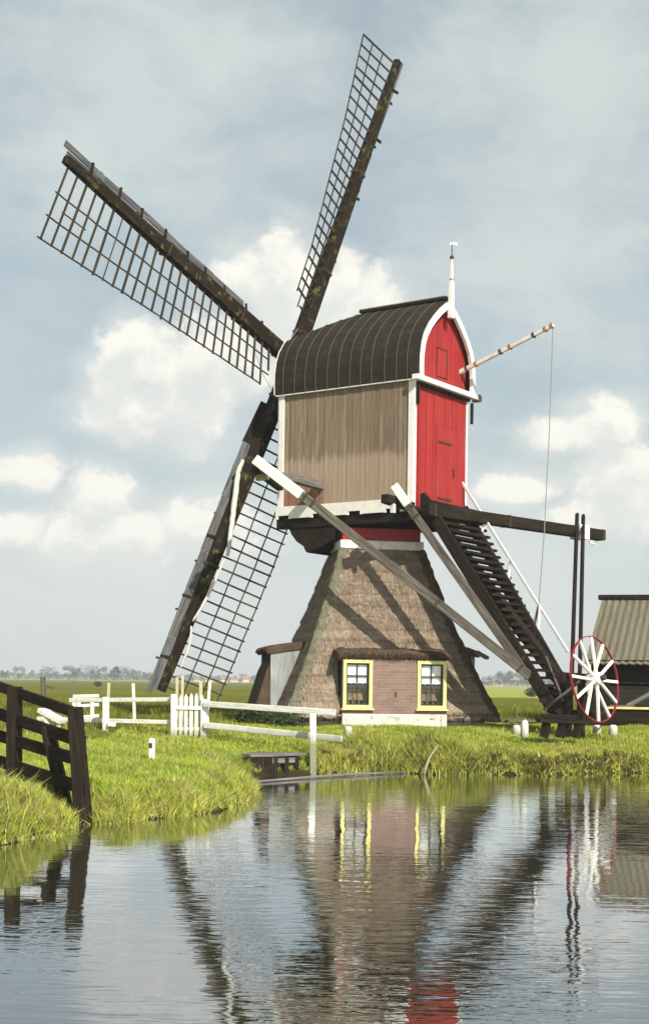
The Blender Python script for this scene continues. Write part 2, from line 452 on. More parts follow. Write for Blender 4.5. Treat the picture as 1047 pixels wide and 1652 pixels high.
for x in WX:
    fr = MB(); t = .075; dd = DF+.012
    for sx in (-1, 1): fr.box(dp(x+sx*(WW-t/2), dd-.04, (WZ0+WZ1)/2), Zv*(WZ1-WZ0), RR*t, N*.12)
    fr.box(dp(x, dd-.04, WZ1-t/2+.002), RR*(2*WW-2*t-.004), N*.118, Zv*t)
    fr.box(dp(x, dd-.03, WZ0+t/2), RR*(2*WW-2*t-.004), N*.15, Zv*t)
    wf = fr.build('window', M['yellow'], mill, bevel=.006)
    iw = WW - t - .004; zi0, zi1 = WZ0+t+.004, WZ1-t-.004; zm = zi0 + (zi1-zi0)*.50
    MB().box(dp(x, DF+.035, WZ0-.018), RR*(2*WW+.07), N*.11, Zv*.035).build('sill', M['yellow'], wf, bevel=.004)
    sash = MB(); q = .028
    for sx in (-1, 1): sash.box(dp(x+sx*(iw-q/2), DF-.05, (zi0+zi1)/2), Zv*(zi1-zi0), RR*q, N*.04)
    for z in (zi0+q/2, zi1-q/2, zm, zi0+(zi1-zi0)*.70): sash.box(dp(x, DF-.052, z), RR*(2*iw-2*q-.004), N*.036, Zv*q)
    sash.box(dp(x, DF-.054, (zm+zi1)/2), Zv*(zi1-zm-2*q), RR*.02, N*.03)
    sash.box(dp(x, DF-.054, (zi0+zm)/2), Zv*(zm-zi0-2*q), RR*.013, N*.03)
    sash.build('sash', M['green_dark'], wf)
    MB().box(dp(x, DF-.06, (zi0+zi1)/2), RR*(2*iw-.01), N*.004, Zv*(zi1-zi0-.01)).build('glass', M['glass'], wf)
    cu = []
    for i in range(33):
        xx = -iw+.01 + (2*iw-.02)*i/32
        cu.append([dp(x+xx, DF-.085+.010*math.sin(i*1.3), zi1), dp(x+xx, DF-.085+.012*math.sin(i*1.3+.4), zm+.02+.006*math.sin(i*.7))])
    MB().grid(cu).build('curtain', M['curtain'], wf, smooth=True)
    ins = MB().box(dp(x, DF-.42, (zi0+zi1)/2), RR*(2*WW-.004), N*.02, Zv*(zi1-zi0+.1))
    for sx in (-1, 1): ins.box(dp(x+sx*(WW+.02), DF-.31, (zi0+zi1)/2), N*.2, RR*.03, Zv*(zi1-zi0+.1))
    for i, px in enumerate((-.12, .02, .13)):       # pot plants on the sill behind the glass
        ins.tube([dp(x+px, DF-.16, zi0), dp(x+px, DF-.16, zi0+.10)], [.035, .045], 8)
    ins.build('window_recess', M['dark'], wf)
# small fittings on the brick
MB().box(dp(.02, DF+.012, 1.42), Zv*.12, N*.02, RR*.03).build('wall_anchor', M['iron'], mill)
# cheeks
for sx in (-1, 1):
    poly = [dp(sx*(HWD-.02), DF-.2, .85), dp(sx*(HWD-.02), DF-.003, .85), dp(sx*(HWD-.02), DF-.003, 2.3), dp(sx*(HWD-.02), 1.7, 2.3)]
    MB().prism(poly, RR*sx*.03).build('dormer_cheek', M['grey_wood'], mill, fix=True)
def dormer_roof(center, n, e, hw, d0, z0, d1, z1, th, mat, name='dormer_roof'):
    """thatched hood from the tower face (d0,z0 top) to the front lip (d1,z1 top)"""
    G = []
    ns = 46
    for i in range(ns+1):
        x = -hw + 2*hw*i/ns
        edge = max(0, abs(x)-(hw-.18))/.18; drop = .05*edge*edge
        sag = .015*math.sin(i*.5) + random.uniform(-.018, .018)
        prof = [(d0, z0-th*.9), (d0, z0), ((d0*2+d1)/3, (z0*2+z1)/3+.03), ((d0+2*d1)/3, (z0+2*z1)/3+.035), (d1-.03, z1+.01), (d1, z1-.02), (d1-.02, z1-th*.6), (d1-.05, z1-th), ((d0+d1)/2, (z0+z1)/2-th*.95), (d0, z0-th)]
        G.append([center + n*(a + (random.uniform(-.015, .015) if 3 < k < 8 else 0)) + e*x + Zv*(b - drop + sag) for k, (a, b) in enumerate(prof)])
    m = MB().grid(G)
    for row in (G[0], G[-1]):
        b = len(m.v); m.v += [Vector(p) for p in row]; m.face(range(b, b+len(row)), [(0, 0)]*len(row))
    for i in range(int(hw*420)):      # cut straw ends
        x = random.uniform(-hw, hw); p = center + n*(d1-.01+random.uniform(-.03, .02)) + e*x + Zv*(z1-th+.02)
        m.tube([p+Zv*random.uniform(.02, th), p - Zv*random.uniform(.0, .05) + n*random.uniform(-.01, .04) + e*random.uniform(-.03, .03)], [.007, .003], 3, False)
    return m.build(name, mat, mill, smooth=True, fix=True)
dormer_roof(TC + RR*(SH-.02), N, RR, HWD+.10, 1.62, 2.45, DF+.08, 2.35, .14, M['thatch_dark'])
# ---- side dormers
for sd, D in ((-1, 2.55), (1, 2.30)):
    nl = RR*sd
    for sn in (-1, 1):
        c = TC + N*(sn*.80)
        poly = [c + nl*D + Zv*.75, c + nl*D + Zv*2.36, c + nl*1.7 + Zv*2.50, c + nl*2.3 + Zv*1.2, c + nl*(D-.15) + Zv*.75]
        MB().prism(poly, N*sn*.03).build('side_dormer_cheek', M['pale_board'], mill, fix=True)
    MB().box(TC + nl*(D-.04) + Zv*1.58, Zv*1.66, N*1.6, nl*.04).build('side_door', M['dark_wood'], mill, bevel=.01)
    c = TC + N*.80
    MB().prism([c + nl*(D-.02) + Zv*2.15, c + nl*(D+.10) + Zv*1.9, c + nl*(D+.42) + Zv*.84, c + nl*(D-.02) + Zv*.84], -N*1.6).build('thatch_wing', M['thatch_dark'], mill, bevel=.05, fix=True)
    dormer_roof(TC, nl, N, .88, 1.68, 2.58, D+.12, 2.43, .08, M['thatch_dark'], 'side_dormer_roof')
MB().beam(at(768, 1052, 32.6), at(786, 1062, 32.2), .10, .07).build('roof_bracket', M['grey_wood'], mill)

# ---- collar and drum under the body
MB().box(TC + Zv*(3.185+EYE), RR*1.98, N*1.98, Zv*.20).build('collar_board', M['white_old'], mill, bevel=.02)
MB().box(TC + Zv*(3.43+EYE), RR*1.84, N*1.84, Zv*.288).build('red_drum', M['red_dull'], mill)
ub = MB()
for u in (.12, W*.5, W-.12): ub.box(bp(L/2+.1, u, Z0-.14), T*(L+.0), U*.26, Zv*.276)
for k in (.35, 1.3, 2.6): ub.box(bp(k, W/2, Z0-.10), U*(W-.02), T*.2, Zv*.19)
each(ub, 'floor_beam', M['dark_wood'], mill, bevel=.015)
# carved belly under the sail-side of the body
prof = [(3.72, 0), (3.62, -.12), (3.48, -.30), (3.38, -.52), (3.22, -.70), (3.02, -.82), (2.95, -.95), (2.86, -.99), (2.78, -.93), (2.66, -.90), (2.45, -.86), (2.2, -.70), (2.1, -.45), (2.08, 0)]
pl = [bp(k, .03, Z0+.10+z) for k, z in prof]
MB().prism(pl, U*(W-.06)).build('carved_belly', M['dark_wood'], mill, bevel=.02, fix=True)

# ---- body walls
def plank_wall(name, mat, p0, d, nrm, length, z0, z1, pw, parent=mill, top=None, gap=.004):
    m = MB(); nn = max(1, round(length/pw)); w = length/nn
    for i in range(nn):
        c = p0 + d*(w*(i+.5)) + nrm*(random.uniform(-.006, .006))
        if top is None:
            m.box(c + Zv*((z0+z1)/2), Zv*(z1-z0), d*(w-gap), nrm*.03)
        else:
            a, b = top(w*i+gap/2), top(w*(i+1)-gap/2)
            e0 = p0 + d*(w*i+gap/2) + nrm*random.uniform(-.003, .003); e1 = e0 + d*(w-gap)
            P = [e0 - nrm*.015, e0 + nrm*.015, e1 + nrm*.015, e1 - nrm*.015]
            P = [q + Zv*z0 for q in P] + [P[0]+Zv*a, P[1]+Zv*a, P[2]+Zv*b, P[3]+Zv*b]
            m.hexa(P)
    return m.build(name, mat, parent, fix=True)
plank_wall('side_boarding', M['planks'], bp(0, 0, 0), -T, -U, L, Z0+.05, Z1-.01, .125, gap=.010)
plank_wall('side_boarding', M['planks'], bp(0, W, 0), -T, U, L, Z0+.05, Z1-.01, .125)
MB().box(bp(L/2, W/2, (Z0+Z1)/2), Zv*(Z1-Z0-.1), T*(L-.12), U*(W-.12)).build('inner_frame', M['dark'], mill)
# section of the roof (ogive), half width 1 -> W/2 + overhang
OG = [(1, 0), (1.012, .12), (1.005, .25), (.96, .40), (.88, .52), (.72, .655), (.54, .765), (.33, .875), (.14, .955), (0, 1)]
def og_z(x):     # normalised height for |x|
    x = abs(x)
    if x >= 1: return 0
    for (a, b), (c, d) in zip(OG[2:], OG[3:]):
        if a >= x >= c: return b + (d-b)*(a-x)/(a-c)
    return .25
HR = ZR - Z1
hwid = W/2
# rear red gable: lower wall and ogive top
plank_wall('red_gable_lower', M['red'], bp(-.02, 0, 0), U, T, W, Z0-.10, Z1-.02, .17, gap=.011)
plank_wall('red_gable_upper', M['red'], bp(-.02, .06, 0), U, T, W-.12, Z1, 0, .17, top=lambda s: Z1 + HR*og_z((s+.06-hwid)/hwid*.985)-.06, gap=.011)
plank_wall('front_gable', M['red'], bp(L+.02, 0, 0), U, -T, W, Z0-.1, Z1, .17)
plank_wall('front_gable_upper', M['red'], bp(L+.02, .1, 0), U, -T, W-.2, Z1, 0, .17, top=lambda s: Z1 + min(HR*.66, HR*og_z((s+.1-hwid)/hwid*1.0)-.05))
# red door and hatch with their ironwork
def rp(u, z, o=0): return bp(-.02-.015-o, u, z)
def outline(u0, u1, z0, z1, name):
    m = MB(); m.box(rp((u0+u1)/2, (z0+z1)/2, .012), Zv*(z1-z0), U*(u1-u0), T*.024)
    o_ = m.build(name, M['red'], mill, bevel=.006)
    MB().box(rp((u0+u1)/2, (z0+z1)/2, .003), Zv*(z1-z0+.03), U*(u1-u0+.03), T*.008).build('rebate', M['iron'], o_)
    return o_
dr = outline(.95, 2.0, Z0+.06, Z0+2.0, 'door')
h = MB()
for z in (Z0+.35, Z0+1.65): h.box(rp(1.33, z, .032), U*.62, Zv*.045, T*.012)
each(h, 'hinge', M['iron'], dr)
MB().box(rp(1.72, Z0+1.0, .035), Zv*.22, U*.03, T*.03).build('door_handle', M['iron'], dr)
hh = outline(.95, 1.35, Z1+.22, Z1+.85, 'hatch')
each(MB().box(rp(1.36, Z1+.53, .026), Zv*.66, U*.02, T*.01).box(rp(1.15, Z1+.87, .026), U*.44, Zv*.02, T*.01), 'hatch_edge', M['iron'], hh)
# white corner posts
for (k, u, nm) in ((0, 0, 1), (L, 0, 1), (0, W, 1), (L, W, 1)):
    s_u = -1 if u == 0 else 1; s_k = 1 if k == 0 else -1
    m = MB()
    wd = .155
    cu = bp(k, u, (Z0+Z1)/2)
    m.box(cu - T*s_k*(wd/2-.045) + U*s_u*.03, Zv*(Z1-Z0-.04), T*wd, U*.03)          # on the long side
    m.box(cu + T*s_k*.055 - U*s_u*(.055/2-.03), Zv*(Z1-Z0-.04), U*.065, T*.03)
    m.build('corner_post', M['white'], mill, bevel=.005)
# white eave board and skirt board with cut-outs on the long sides
for s_u, u in ((-1, 0), (1, W)):
    MB().box(bp(L/2, u+s_u*.075, Z1+.01), T*(L+.22), Zv*.13, U*.05).build('eave_board', M['white'], mill, bevel=.008)
    n_ = 60; top = Z0+.235; lo = []
    for i in range(n_+1):
        k = -.05 + (L+.12)*i/n_; fr_ = (k % 1.02)/1.02
        z = Z0 - .055
        if .32 < fr_ < .62: z += .075
        elif .26 < fr_ <= .32 or .62 <= fr_ < .68: z -= .02
        lo.append((k, z))
    m = MB()
    for (k0, za), (k1, zb) in zip(lo, lo[1:]):
        zz = max(za, zb) if abs(za-zb) > .05 else (za+zb)/2
        P = []
        for k in (k0, k1):
            for (uu, z) in ((u+s_u*.052, zz), (u+s_u*.088, zz), (u+s_u*.088, top), (u+s_u*.052, top)): P.append(bp(k, uu, z))
        m.hexa(P, off=(k0, 0))
    m.build('skirt_board', M['white'], mill, fix=True)
# eave-level beam across the red gable, a little wider than the body
MB().box(bp(-.155, W/2+.04, Z1-.02), U*(W+.50), T*.17, Zv*.12).build('gable_beam', M['white'], mill, bevel=.015)
MB().box(bp(-.10, W/2, Z1-.12), U*(W+.02), T*.08, Zv*.07).build('gable_beam_shelf', M['dark_wood'], mill)
gb = MB(); gb.box(bp(-.13, -.02, Z1-.38), Zv*.44, U*.05, T*.06); gb.box(bp(-.13, W+.11, Z1-.42), Zv*.5, U*.05, T*.06); each(gb, 'beam_bracket', M['dark_wood'], mill)
MB().box(bp(-.155, W+.30, Z1-.03), U*.13, T*.22, Zv*.17).build('beam_end_cap', M['grey_wood'], mill, bevel=.02)

# ---- roof
OV = .10; KF = L+.13; KB = -.20; KBRK = L*.60
def zclip(k): return ZR if k <= KBRK else ZR + (Z1+HR*.69 - ZR)*(k-KBRK)/(KF-KBRK)
sec = []
for (a, b), (c, d) in zip(OG, OG[1:]):
    for i in range(5): sec.append((a+(c-a)*i/5, b+(d-b)*i/5))
sec.append((0, 1))
full = [(-x, y) for x, y in sec] + [(x, y) for x, y in sec[::-1][1:]]
def roofpt(k, x, y, out=0.0):
    hw_ = hwid+OV; z = Z1-.03 + (HR+.05)*y
    return bp(k, hwid + x*(hw_+out), min(z, zclip(k)+.02) + out*.6)
ks = [KB + (KF-KB)*i/36 for i in range(37)]
outer = [[roofpt(k, x, y) for x, y in full] for k in ks]
inner = [[bp(k, hwid + x*(hwid+OV-.05), min(Z1-.05 + (HR)*y, zclip(k)-.04)) for x, y in full] for k in ks]
m = MB().grid(outer); m.grid([r[::-1] for r in inner])
for ki in (0, -1):
    m.grid([outer[ki], inner[ki]])
m.grid([[outer[i][0] for i in range(37)], [inner[i][0] for i in range(37)]]); m.grid([[outer[i][-1] for i in range(37)], [inner[i][-1] for i in range(37)]])
m.build('roof', M['roof'], mill, smooth=False, fix=True)
sm = MB()
k = KB+.30
while k < KF-.1:
    kk = k + random.uniform(-.02, .02)
    pts = [roofpt(kk, x, y, .012) for x, y in full]
    sm.tube(pts, .010, 5)
    k += .315
each(sm, 'roof_seam', M['seam'], mill)
MB().tube([roofpt(KF+.005, x, y, .01) for x, y in full], .012, 6).build('front_roof_edge', M['white_old'], mill)
# ridge board
MB().beam(bp(KB+.05, hwid, ZR+.055), bp(KBRK+.02, hwid, ZR+.055), .16, .07).build('ridge_board', M['dark_wood'], mill, bevel=.01)
MB().beam(bp(KB+.05, hwid-.02, ZR+.10), bp(KBRK+.02, hwid-.02, ZR+.10), .10, .018).build('ridge_highlight', M['lichen_highlight'], mill)  # pale strip: the highlight line along the ridge, put into the colour
# white ogive trim round the red gable
tr = MB(); rows = []
sx = [(x, y) for x, y in full]
O1 = [Vector((x*(hwid+OV-.015), 0, (Z1-.02) + (HR+.0)*y)) for x, y in sx]
nrm = []
for i in range(len(O1)):
    a = O1[max(0, i-1)]; b = O1[min(len(O1)-1, i+1)]; t = (b-a).normalized(); nrm.append(Vector((t.z, 0, -t.x)))
I1 = []
for p, nn in zip(O1, nrm):
    q = p + nn*.15
    I1.append(q)
mid = len(O1)//2; I1[mid] = Vector((0, 0, O1[mid].z-.26))
for i in range(len(I1)):
    if i < mid and I1[i].x > -.012: I1[i] = I1[mid].copy()
    if i > mid and I1[i].x < .012: I1[i] = I1[mid].copy()
def g3(p, k): return bp(k, hwid+p.x, p.z)
kf, kb = KB-.028, KB+.05
for i in range(len(O1)-1):
    P = [g3(I1[i], kb), g3(I1[i], kf), g3(O1[i], kf), g3(O1[i], kb), g3(I1[i+1], kb), g3(I1[i+1], kf), g3(O1[i+1], kf), g3(O1[i+1], kb)]
    tr.hexa(P, off=(i*.08, 0))
tr.build('gable_trim', M['white'], mill, fix=True)
# finial and weather vane
fp = bp(KB-.06, hwid, 0)
fin = MB(); fin.beam(fp+Zv*(ZR-.42), fp+Zv*(ZR+.42), .14, .12, T, .10, .09); fin.beam(fp+Zv*(ZR+.4), fp+Zv*(ZR+1.02), .075, .075, T, .04, .04)
fo = fin.build('finial', M['white'], mill, bevel=.01)
each(MB().tube([fp+Zv*(ZR+1.0), fp+Zv*(ZR+1.33)], .011, 6).sphere(fp+Zv*(ZR+.98), .05).sphere(fp+Zv*(ZR+.47), .045), 'finial_knob', M['iron'], fo)
MB().prism([fp+Zv*(ZR+1.27)-RR*.05, fp+Zv*(ZR+1.27)+RR*.13, fp+Zv*(ZR+1.33)+RR*.12, fp+Zv*(ZR+1.33)-RR*.05], N*.008).build('vane', M['white_old'], fo, fix=True)

# ---- brake lever with coloured bands and its rope
b0, b1 = at(738, 602, 33.7), at(893, 524, 32.2)
bl = MB().beam(b0, b1, .09, .10, Zv, .07, .075).build('brake_lever', M['white_old'], mill, bevel=.008)
for i, f_ in enumerate((.10, .20, .46, .56, .80, .92, .985)):
    c = b0 + (b1-b0)*f_; d = (b1-b0).normalized()
    MB().beam(c-d*.028, c+d*.028, .105, .115).build('band', M['ochre'] if i % 2 or i > 4 else M['iron'], bl, bevel=.006)
MB().tube([at(892, 527, 32.2), at(886, 700, 31.9), at(878, 860, 31.4), at(867, 1005, 31.2)], .011, 5).build('brake_rope', M['rope'], mill)
hk = MB().beam(at(742, 586, 33.8), at(744, 622, 33.8), .07, .08).build('lever_hook', M['yellow'], mill)

def straps(p0, p1, fr, w, h, parent, up=Zv, name='iron_strap'):
    p0, p1 = Vector(p0), Vector(p1); d = (p1-p0).normalized()
    for f_ in fr:
        c = p0 + (p1-p0)*f_; tp_ = 1-.42*f_ if name == 'stock_band' else 1
        MB().beam(c-d*.03, c+d*.03, w*tp_+.05*(name == 'stock_band')+.016, h*tp_+.05*(name == 'stock_band')+.016, up).build(name, M['iron'], parent)
# ---- windshaft and sails
INC = .197; e_ = .728; ZH = 7.812+EYE; RS = 8.71; TH = 1.272
SD = -T*math.cos(INC) + Zv*math.sin(INC); V = Zv*math.cos(INC) + T*math.sin(INC)
HUB0 = B + U*W/2 - T*(L+e_) + Zv*ZH; HUB = HUB0 + T*.24
MB().tube([HUB - SD*1.4, HUB - SD*.5, HUB - SD*.28], [.26, .24, .25], 16).beam(HUB-SD*.30, HUB+SD*.30, .58, .58, V).build('windshaft', M['dark_wood'], mill, bevel=.03)
def bdir(k): t = TH + k*math.pi/2; return U*math.cos(t) + V*math.sin(t)
def blade(k, H):
    return (HUB0 + SD*specs[k]['off'] + bdir(k)*RS - H).normalized()        # the blades cone forward a little
def lat(k, r, spec):
    """direction and width of the lattice at radius r"""
    tab = spec['tab']
    for (r0, w0, p0), (r1, w1, p1) in zip(tab, tab[1:]):
        if r <= r1 or r1 == tab[-1][0]:
            s = min(1, max(0, (r-r0)/(r1-r0))); w = w0+(w1-w0)*s; ph = R_(p0+(p1-p0)*s); break
    return bdir(k+1)*math.cos(ph) + SD*math.sin(ph), w
specs = {0: dict(tab=[(1.2, .92, -12), (2.8, .94, -10), (6.3, 1.08, 4), (8.5, 1.24, 15)], off=.12),
         1: dict(tab=[(1.2, 1.30, -22), (5.7, 1.50, -9), (8.5, 1.66, 0)], off=-.12),
         2: dict(tab=[(1.2, 1.45, -30), (4.9, 1.50, -35), (8.5, 1.36, -46)], off=.12),
         3: dict(tab=[(1.2, 1.30, -20), (5.7, 1.45, -10), (8.5, 1.5, 0)], off=-.12)}
names = {0: None}
for k in range(4):
    sp = specs[k]; H = HUB + SD*sp['off']; d = blade(k, H)
    sail = empty('sail', H - origin(mill)); sail.parent = mill
    st = MB()
    r0 = -.1 if k in (0, 1) else .1001
    segs = [(0.02, .34), (2.5, .31), (5.2, .26), (RS, .17)]
    for (ra, wa), (rb, wb) in zip(segs, segs[1:]): st.beam(H+d*ra, H+d*rb, wa, wa*.95, SD, wb, wb*.95)
    st.build('stock', M['stock'], sail, bevel=.02)
    straps(H, H+d*RS, (.05, .10, .30, .62), .30, .29, sail, SD, 'stock_band')
    # cleats along the stock
    cl = MB()
    for i in range(9):
        r = 1.6 + i*.8 + random.uniform(-.15, .15); ld, w = lat(k, r, sp)
        if i % 2 == 0 or k == 1: cl.beam(H+d*r - ld*.1, H + d*(r+.05) - ld*(.34 + random.uniform(0, .07)), .05, .06)
    each(cl, 'cleat', M['dark_wood'], sail)
    # lattice
    la = MB(); nb = 26; ra, rb = 1.32, RS-.14
    br = [ra + (rb-ra)*i/(nb-1) for i in range(nb)]
    for i, r in enumerate(br):
        ld, w = lat(k, r, sp)
        if k == 1 and i == 19: rad = .010
        else: rad = random.uniform(.017, .021)
        ext = .03
        if i == 0: w *= .62
        la.beam(H+d*r, H+d*(r+random.uniform(-.03, .03))+ld*(w+ext+random.uniform(-.02, .02))+SD*random.uniform(-.02, .02), rad*2, rad*2, SD)
    for q, (fr0, fr1) in enumerate(((.40, 0), (.71, 0), (1.0, 1))):
        pts = []
        for i, r in enumerate(br):
            if i < fr1: continue
            ld, w = lat(k, r, sp); pts.append(H + d*(r+random.uniform(-.01, .01)) + ld*(w*fr0+random.uniform(-.008, .008)) + SD*(.025))
        e0, e1 = pts[0]-(pts[1]-pts[0])*.15, pts[-1]+(pts[-1]-pts[-2])*.12
        la.tube([e0]+pts+[e1], .019, 5)
    if k == 1:
        pts = []
        for r in br[-4:-1]:
            ld, w = lat(k, r, sp); pts.append(H + d*r + ld*w*.56 + SD*.03)
        pts[0] = pts[0] - d*.1; la.tube(pts, .016, 5)
    la.build('sail_lattice', M['lattice'], sail)
    # leading-edge wind boards, in lengths, with slipped ends
    def shw(r):
        for (ra, wa), (rb, wb) in zip(segs, segs[1:]):
            if r <= rb: return (wa+(wb-wa)*(r-ra)/(rb-ra))/2
        return wb/2
    wb_ = MB(); r = 2.45 if k != 2 else 2.25
    BW = .088 if k == 0 else .150
    while r < RS-.25:
        ln = min(random.choice((1.25, 1.45, 1.0)), RS-.02-r)
        for j in range(2):
            ld, w = lat(k, r, sp); ld2, w2 = lat(k, r+ln, sp); tp_ = 1-.12*(r/RS)
            sl = random.uniform(-.012, .012); end = (.16*j if r+ln > RS-.3 else 0)
            sh = SD*(.05-.035*j)
            a = H + d*(r+.004) - ld*(shw(r)-.03 + BW*tp_*(j+.5)+sl) + sh; b = H + d*(r+ln-.004+end) - ld2*(shw(r+ln)-.03 + BW*tp_*(j+.5)-sl) + sh
            wb_.beam(a, b, .022, BW*tp_-.004, ld)
        r += ln
    each(wb_, 'wind_board', M['windboard'], sail)
    bd = MB(); r = 2.6 if k != 2 else 2.9
    while r < RS:
        ld, w = lat(k, r, sp); bd.beam(H+d*r-ld*.02+SD*.06, H+d*r-ld*.37+SD*.075, .05, .03, SD); r += 1.27
    each(bd, 'board_clamp', M['dark_wood'], sail)
    if k == 2:
        # hub-side broad board and the rolled sailcloth lashed down this sail
        ld, w = lat(k, 1.6, sp)
        P = []
        for (r, o) in ((1.12, -.30), (2.25, -.26)):
            for (x, y) in ((-.02, -.02), (-.02, .02), (1, .02), (1, -.02)):
                P.append(H + d*r - ld*(.335*x*(.8 if r < 2 else 1) + .02) + SD*(y+.10))
        MB().hexa(P).build('hub_board', M['dark_wood'], sail, fix=True)
        for path, rad in (([(392, 742), (384, 762), (379, 800), (374, 845), (367, 897)], .075), ([(362, 902), (345, 940), (328, 975), (311, 1003)], .042), ([(309, 1010), (307, 1035), (301, 1055), (291, 1078)], .035)):
            pts = []
            for i, (x, y) in enumerate(path):
                rr0 = 8.71*(y-592)/(1119-592); Yd = (H + d*rr0).y - .26
                pts.append(at(x, y, Yd))
            fine = []
            for a, b in zip(pts, pts[1:]):
                for i in range(6): fine.append(a + (b-a)*(i/6) + Vector((random.uniform(-.008, .008), 0, random.uniform(-.008, .008))))
            fine.append(pts[-1]); nf = len(fine)
            MB().tube(fine, [rad*(.40+.55*math.sin(math.pi*(i+.6)/(nf+.2))**.6*(1+.08*math.sin(i*1.9))) for i in range(nf)], 8).build('rolled_sailcloth', M['canvas'], sail, smooth=True)
# stays between hub and body
each(MB().tube([at(500, 497, 35.9), at(482, 528, 35.5), at(470, 545, 34.9)], .010, 4).tube([at(413, 572, 34.0), at(425, 606, 34.2), at(449, 645, 34.4)], .009, 4), 'stay_rope', M['rope'], mill)

# ---- cross beams and braces
MB().beam(at(517, 784, 33.45), at(458, 768, 31.5), .22, .17, Zv).build('cross_beam', M['grey_wood'], mill, bevel=.012)
MB().beam(at(411, 754, 31.8), at(452, 785, 33.9), .17, .19, Zv).build('cross_beam', M['dark_wood'], mill, bevel=.012)
pA0, pA1, pA2 = at(412, 741, 31.55), at(487, 799, 31.35), at(856, 1092, 30.5)
ba = MB().beam(pA1, pA2, .20, .20).build('long_brace', M['brace'], mill, bevel=.02)
MB().beam(pA0, pA1, .225, .225).build('brace_head', M['white_old'], ba, bevel=.015)
MB().box(at(423, 770, 31.9), T*.30, U*.1, Zv*.13).build('brace_cleat', M['lichen_highlight'], ba)
pB0, pB1, pB2 = at(636, 783, 31.35), at(658, 815, 31.3), at(854, 1094, 30.5)
bb = MB().beam(pB1, pB2, .17, .17).build('short_brace', M['brace'], mill, bevel=.02)
MB().beam(pB0, pB1, .19, .19).build('brace_head', M['white_old'], bb, bevel=.015)
each(MB().beam(at(620, 804, 31.15), at(664, 818, 31.95), .20, .20).beam(at(664, 827, 31.95), at(700, 838, 33.0), .22, .30), 'rear_cross_beam', M['dark_wood'], mill, bevel=.02)
MB().box(at(634, 820, 31.3), Zv*.2, T*.08, U*.1).build('beam_peg', M['white_old'], mill)
fbm = MB().beam(at(686, 822, 31.75), at(971, 864, 36.9), .25, .27).build('far_cross_beam', M['dark_wood'], mill, bevel=.02)
MB().beam(at(928, 858, 36.0), at(943, 860, 36.25), .34, .36).build('beam_collar', M['white'], fbm, bevel=.01)
MB().box(at(956, 876, 36.6), U*.4, T*.05, Zv*.06).build('beam_wedge', M['white_old'], fbm)
fb = MB()
fb.beam(at(931, 829, 36.3), at(920.5, 1150, 30.6), .085, .07, U, .08, .07); fb.beam(at(941, 831, 36.3), at(934, 1150, 30.6), .085, .07, U, .08, .07)
each(fb, 'far_brace', M['dark_wood'], mill, bevel=.012)

# iron straps and bolts on the heavy timbers
straps(pA1, pA2, (.015, .05, .60, .955), .20, .20, ba); straps(pB1, pB2, (.02, .07, .95), .17, .17, bb)
straps(at(686, 822, 31.75), at(971, 864, 36.9), (.03, .42, .985), .25, .27, fbm)
# ---- stairs
n0, n1 = at(684, 806, 32.2), at(893, 1146, 30.1)
f0, f1 = at(747, 822, 33.7), at(912, 1112, 31.15)
for (a, b, nm) in ((n0, n1, 0), (f0, f1, 1)):
    ax = (b-a).normalized(); up = ax.cross(U); up = up if up.z > 0 else -up
    s_ = MB().beam(a, b, .08, .27, up).build('stringer', M['dark_wood'], mill, bevel=.01)
MB().beam(at(681, 797, 32.25), at(687, 818, 32.2), .12, .17, T).build('stringer_post', M['dark_wood'], mill)
stair = empty('stair_flight', n0 - origin(mill)); stair.parent = mill
nt = 27
for i in range(nt):
    s_ = (i+.4)/nt; a = n0+(n1-n0)*s_; b = f0+(f1-f0)*s_
    # treads are level across, broad across the slope and overhang the far stringer
    zc = (a.z+b.z)/2
    ex = (b-a); ex.z = 0; tr_ = MB().box(Vector(((a.x+b.x)/2, (a.y+b.y)/2, zc+.03)) + ex*.085, ex*1.20, T*.31, Zv*.06)
    t_ = tr_.build('tread', M['dark_wood'], stair, bevel=.006)
# handrail
hr0, hr1 = at(735, 762, 34.0), at(916, 1052, 31.4)
rl = MB().beam(hr0, hr1, .045, .06).build('handrail', M['white'], mill, bevel=.006)
for (a, b) in (((738, 768, 33.9), (743, 822, 33.8)), ((783, 838, 33.3), (775, 868, 33.3)), ((822, 900, 32.7), (820, 945, 32.7)), ((869, 976, 32.1), (861, 1012, 32.1)), ((871, 980, 32.0), (867, 1030, 32.0))):
    MB().beam(at(*a), at(*b), .05, .05).build('baluster', M['white'] if a[0] != 869 else M['grey_wood'], rl)

# ---- tail foot, winch wheel
tf = MB()
tf.beam(at(884, 1090, 30.4), at(930, 1092, 30.9), .16, .16)
tf.beam(at(905, 1088, 30.6), at(912, 1160, 30.2), .24, .24, U)
tf.beam(at(886, 1110, 30.6), at(902, 1158, 30.3), .16, .18, U)
tf.beam(at(935, 1100, 30.4), at(955, 1158, 30.2), .12, .14, U)
tf.beam(at(890, 1150, 30.3), at(960, 1152, 30.4), .2, .14)
tf.beam(at(872, 1128, 30.2), at(905, 1150, 30.2), .1, .12)
each(tf, 'tail_foot', M['dark_wood'], mill, bevel=.015)
each(MB().beam(at(877, 1146, 29.9), at(952, 1086, 29.9), .05, .06).beam(at(880, 1060, 30.6), at(908, 1132, 30.0), .05, .06), 'tail_tie', M['brace'], mill)
tp = at(700, 835, 32.9)
MB().beam(tp, at(905, 1100, 30.8), .24, .26, U).build('tail_pole', M['dark_wood'], mill, bevel=.02)
wc = at(959.5, 1096, 29.7); g_ = R_(9)
WN = (Vector((math.cos(.735), -math.sin(.735), 0))*math.cos(g_) + Zv*math.sin(g_)).normalized()        # wheel axle direction
WU = (Zv - WN*Zv.dot(WN)).normalized(); WR = WN.cross(WU)
RW = .905
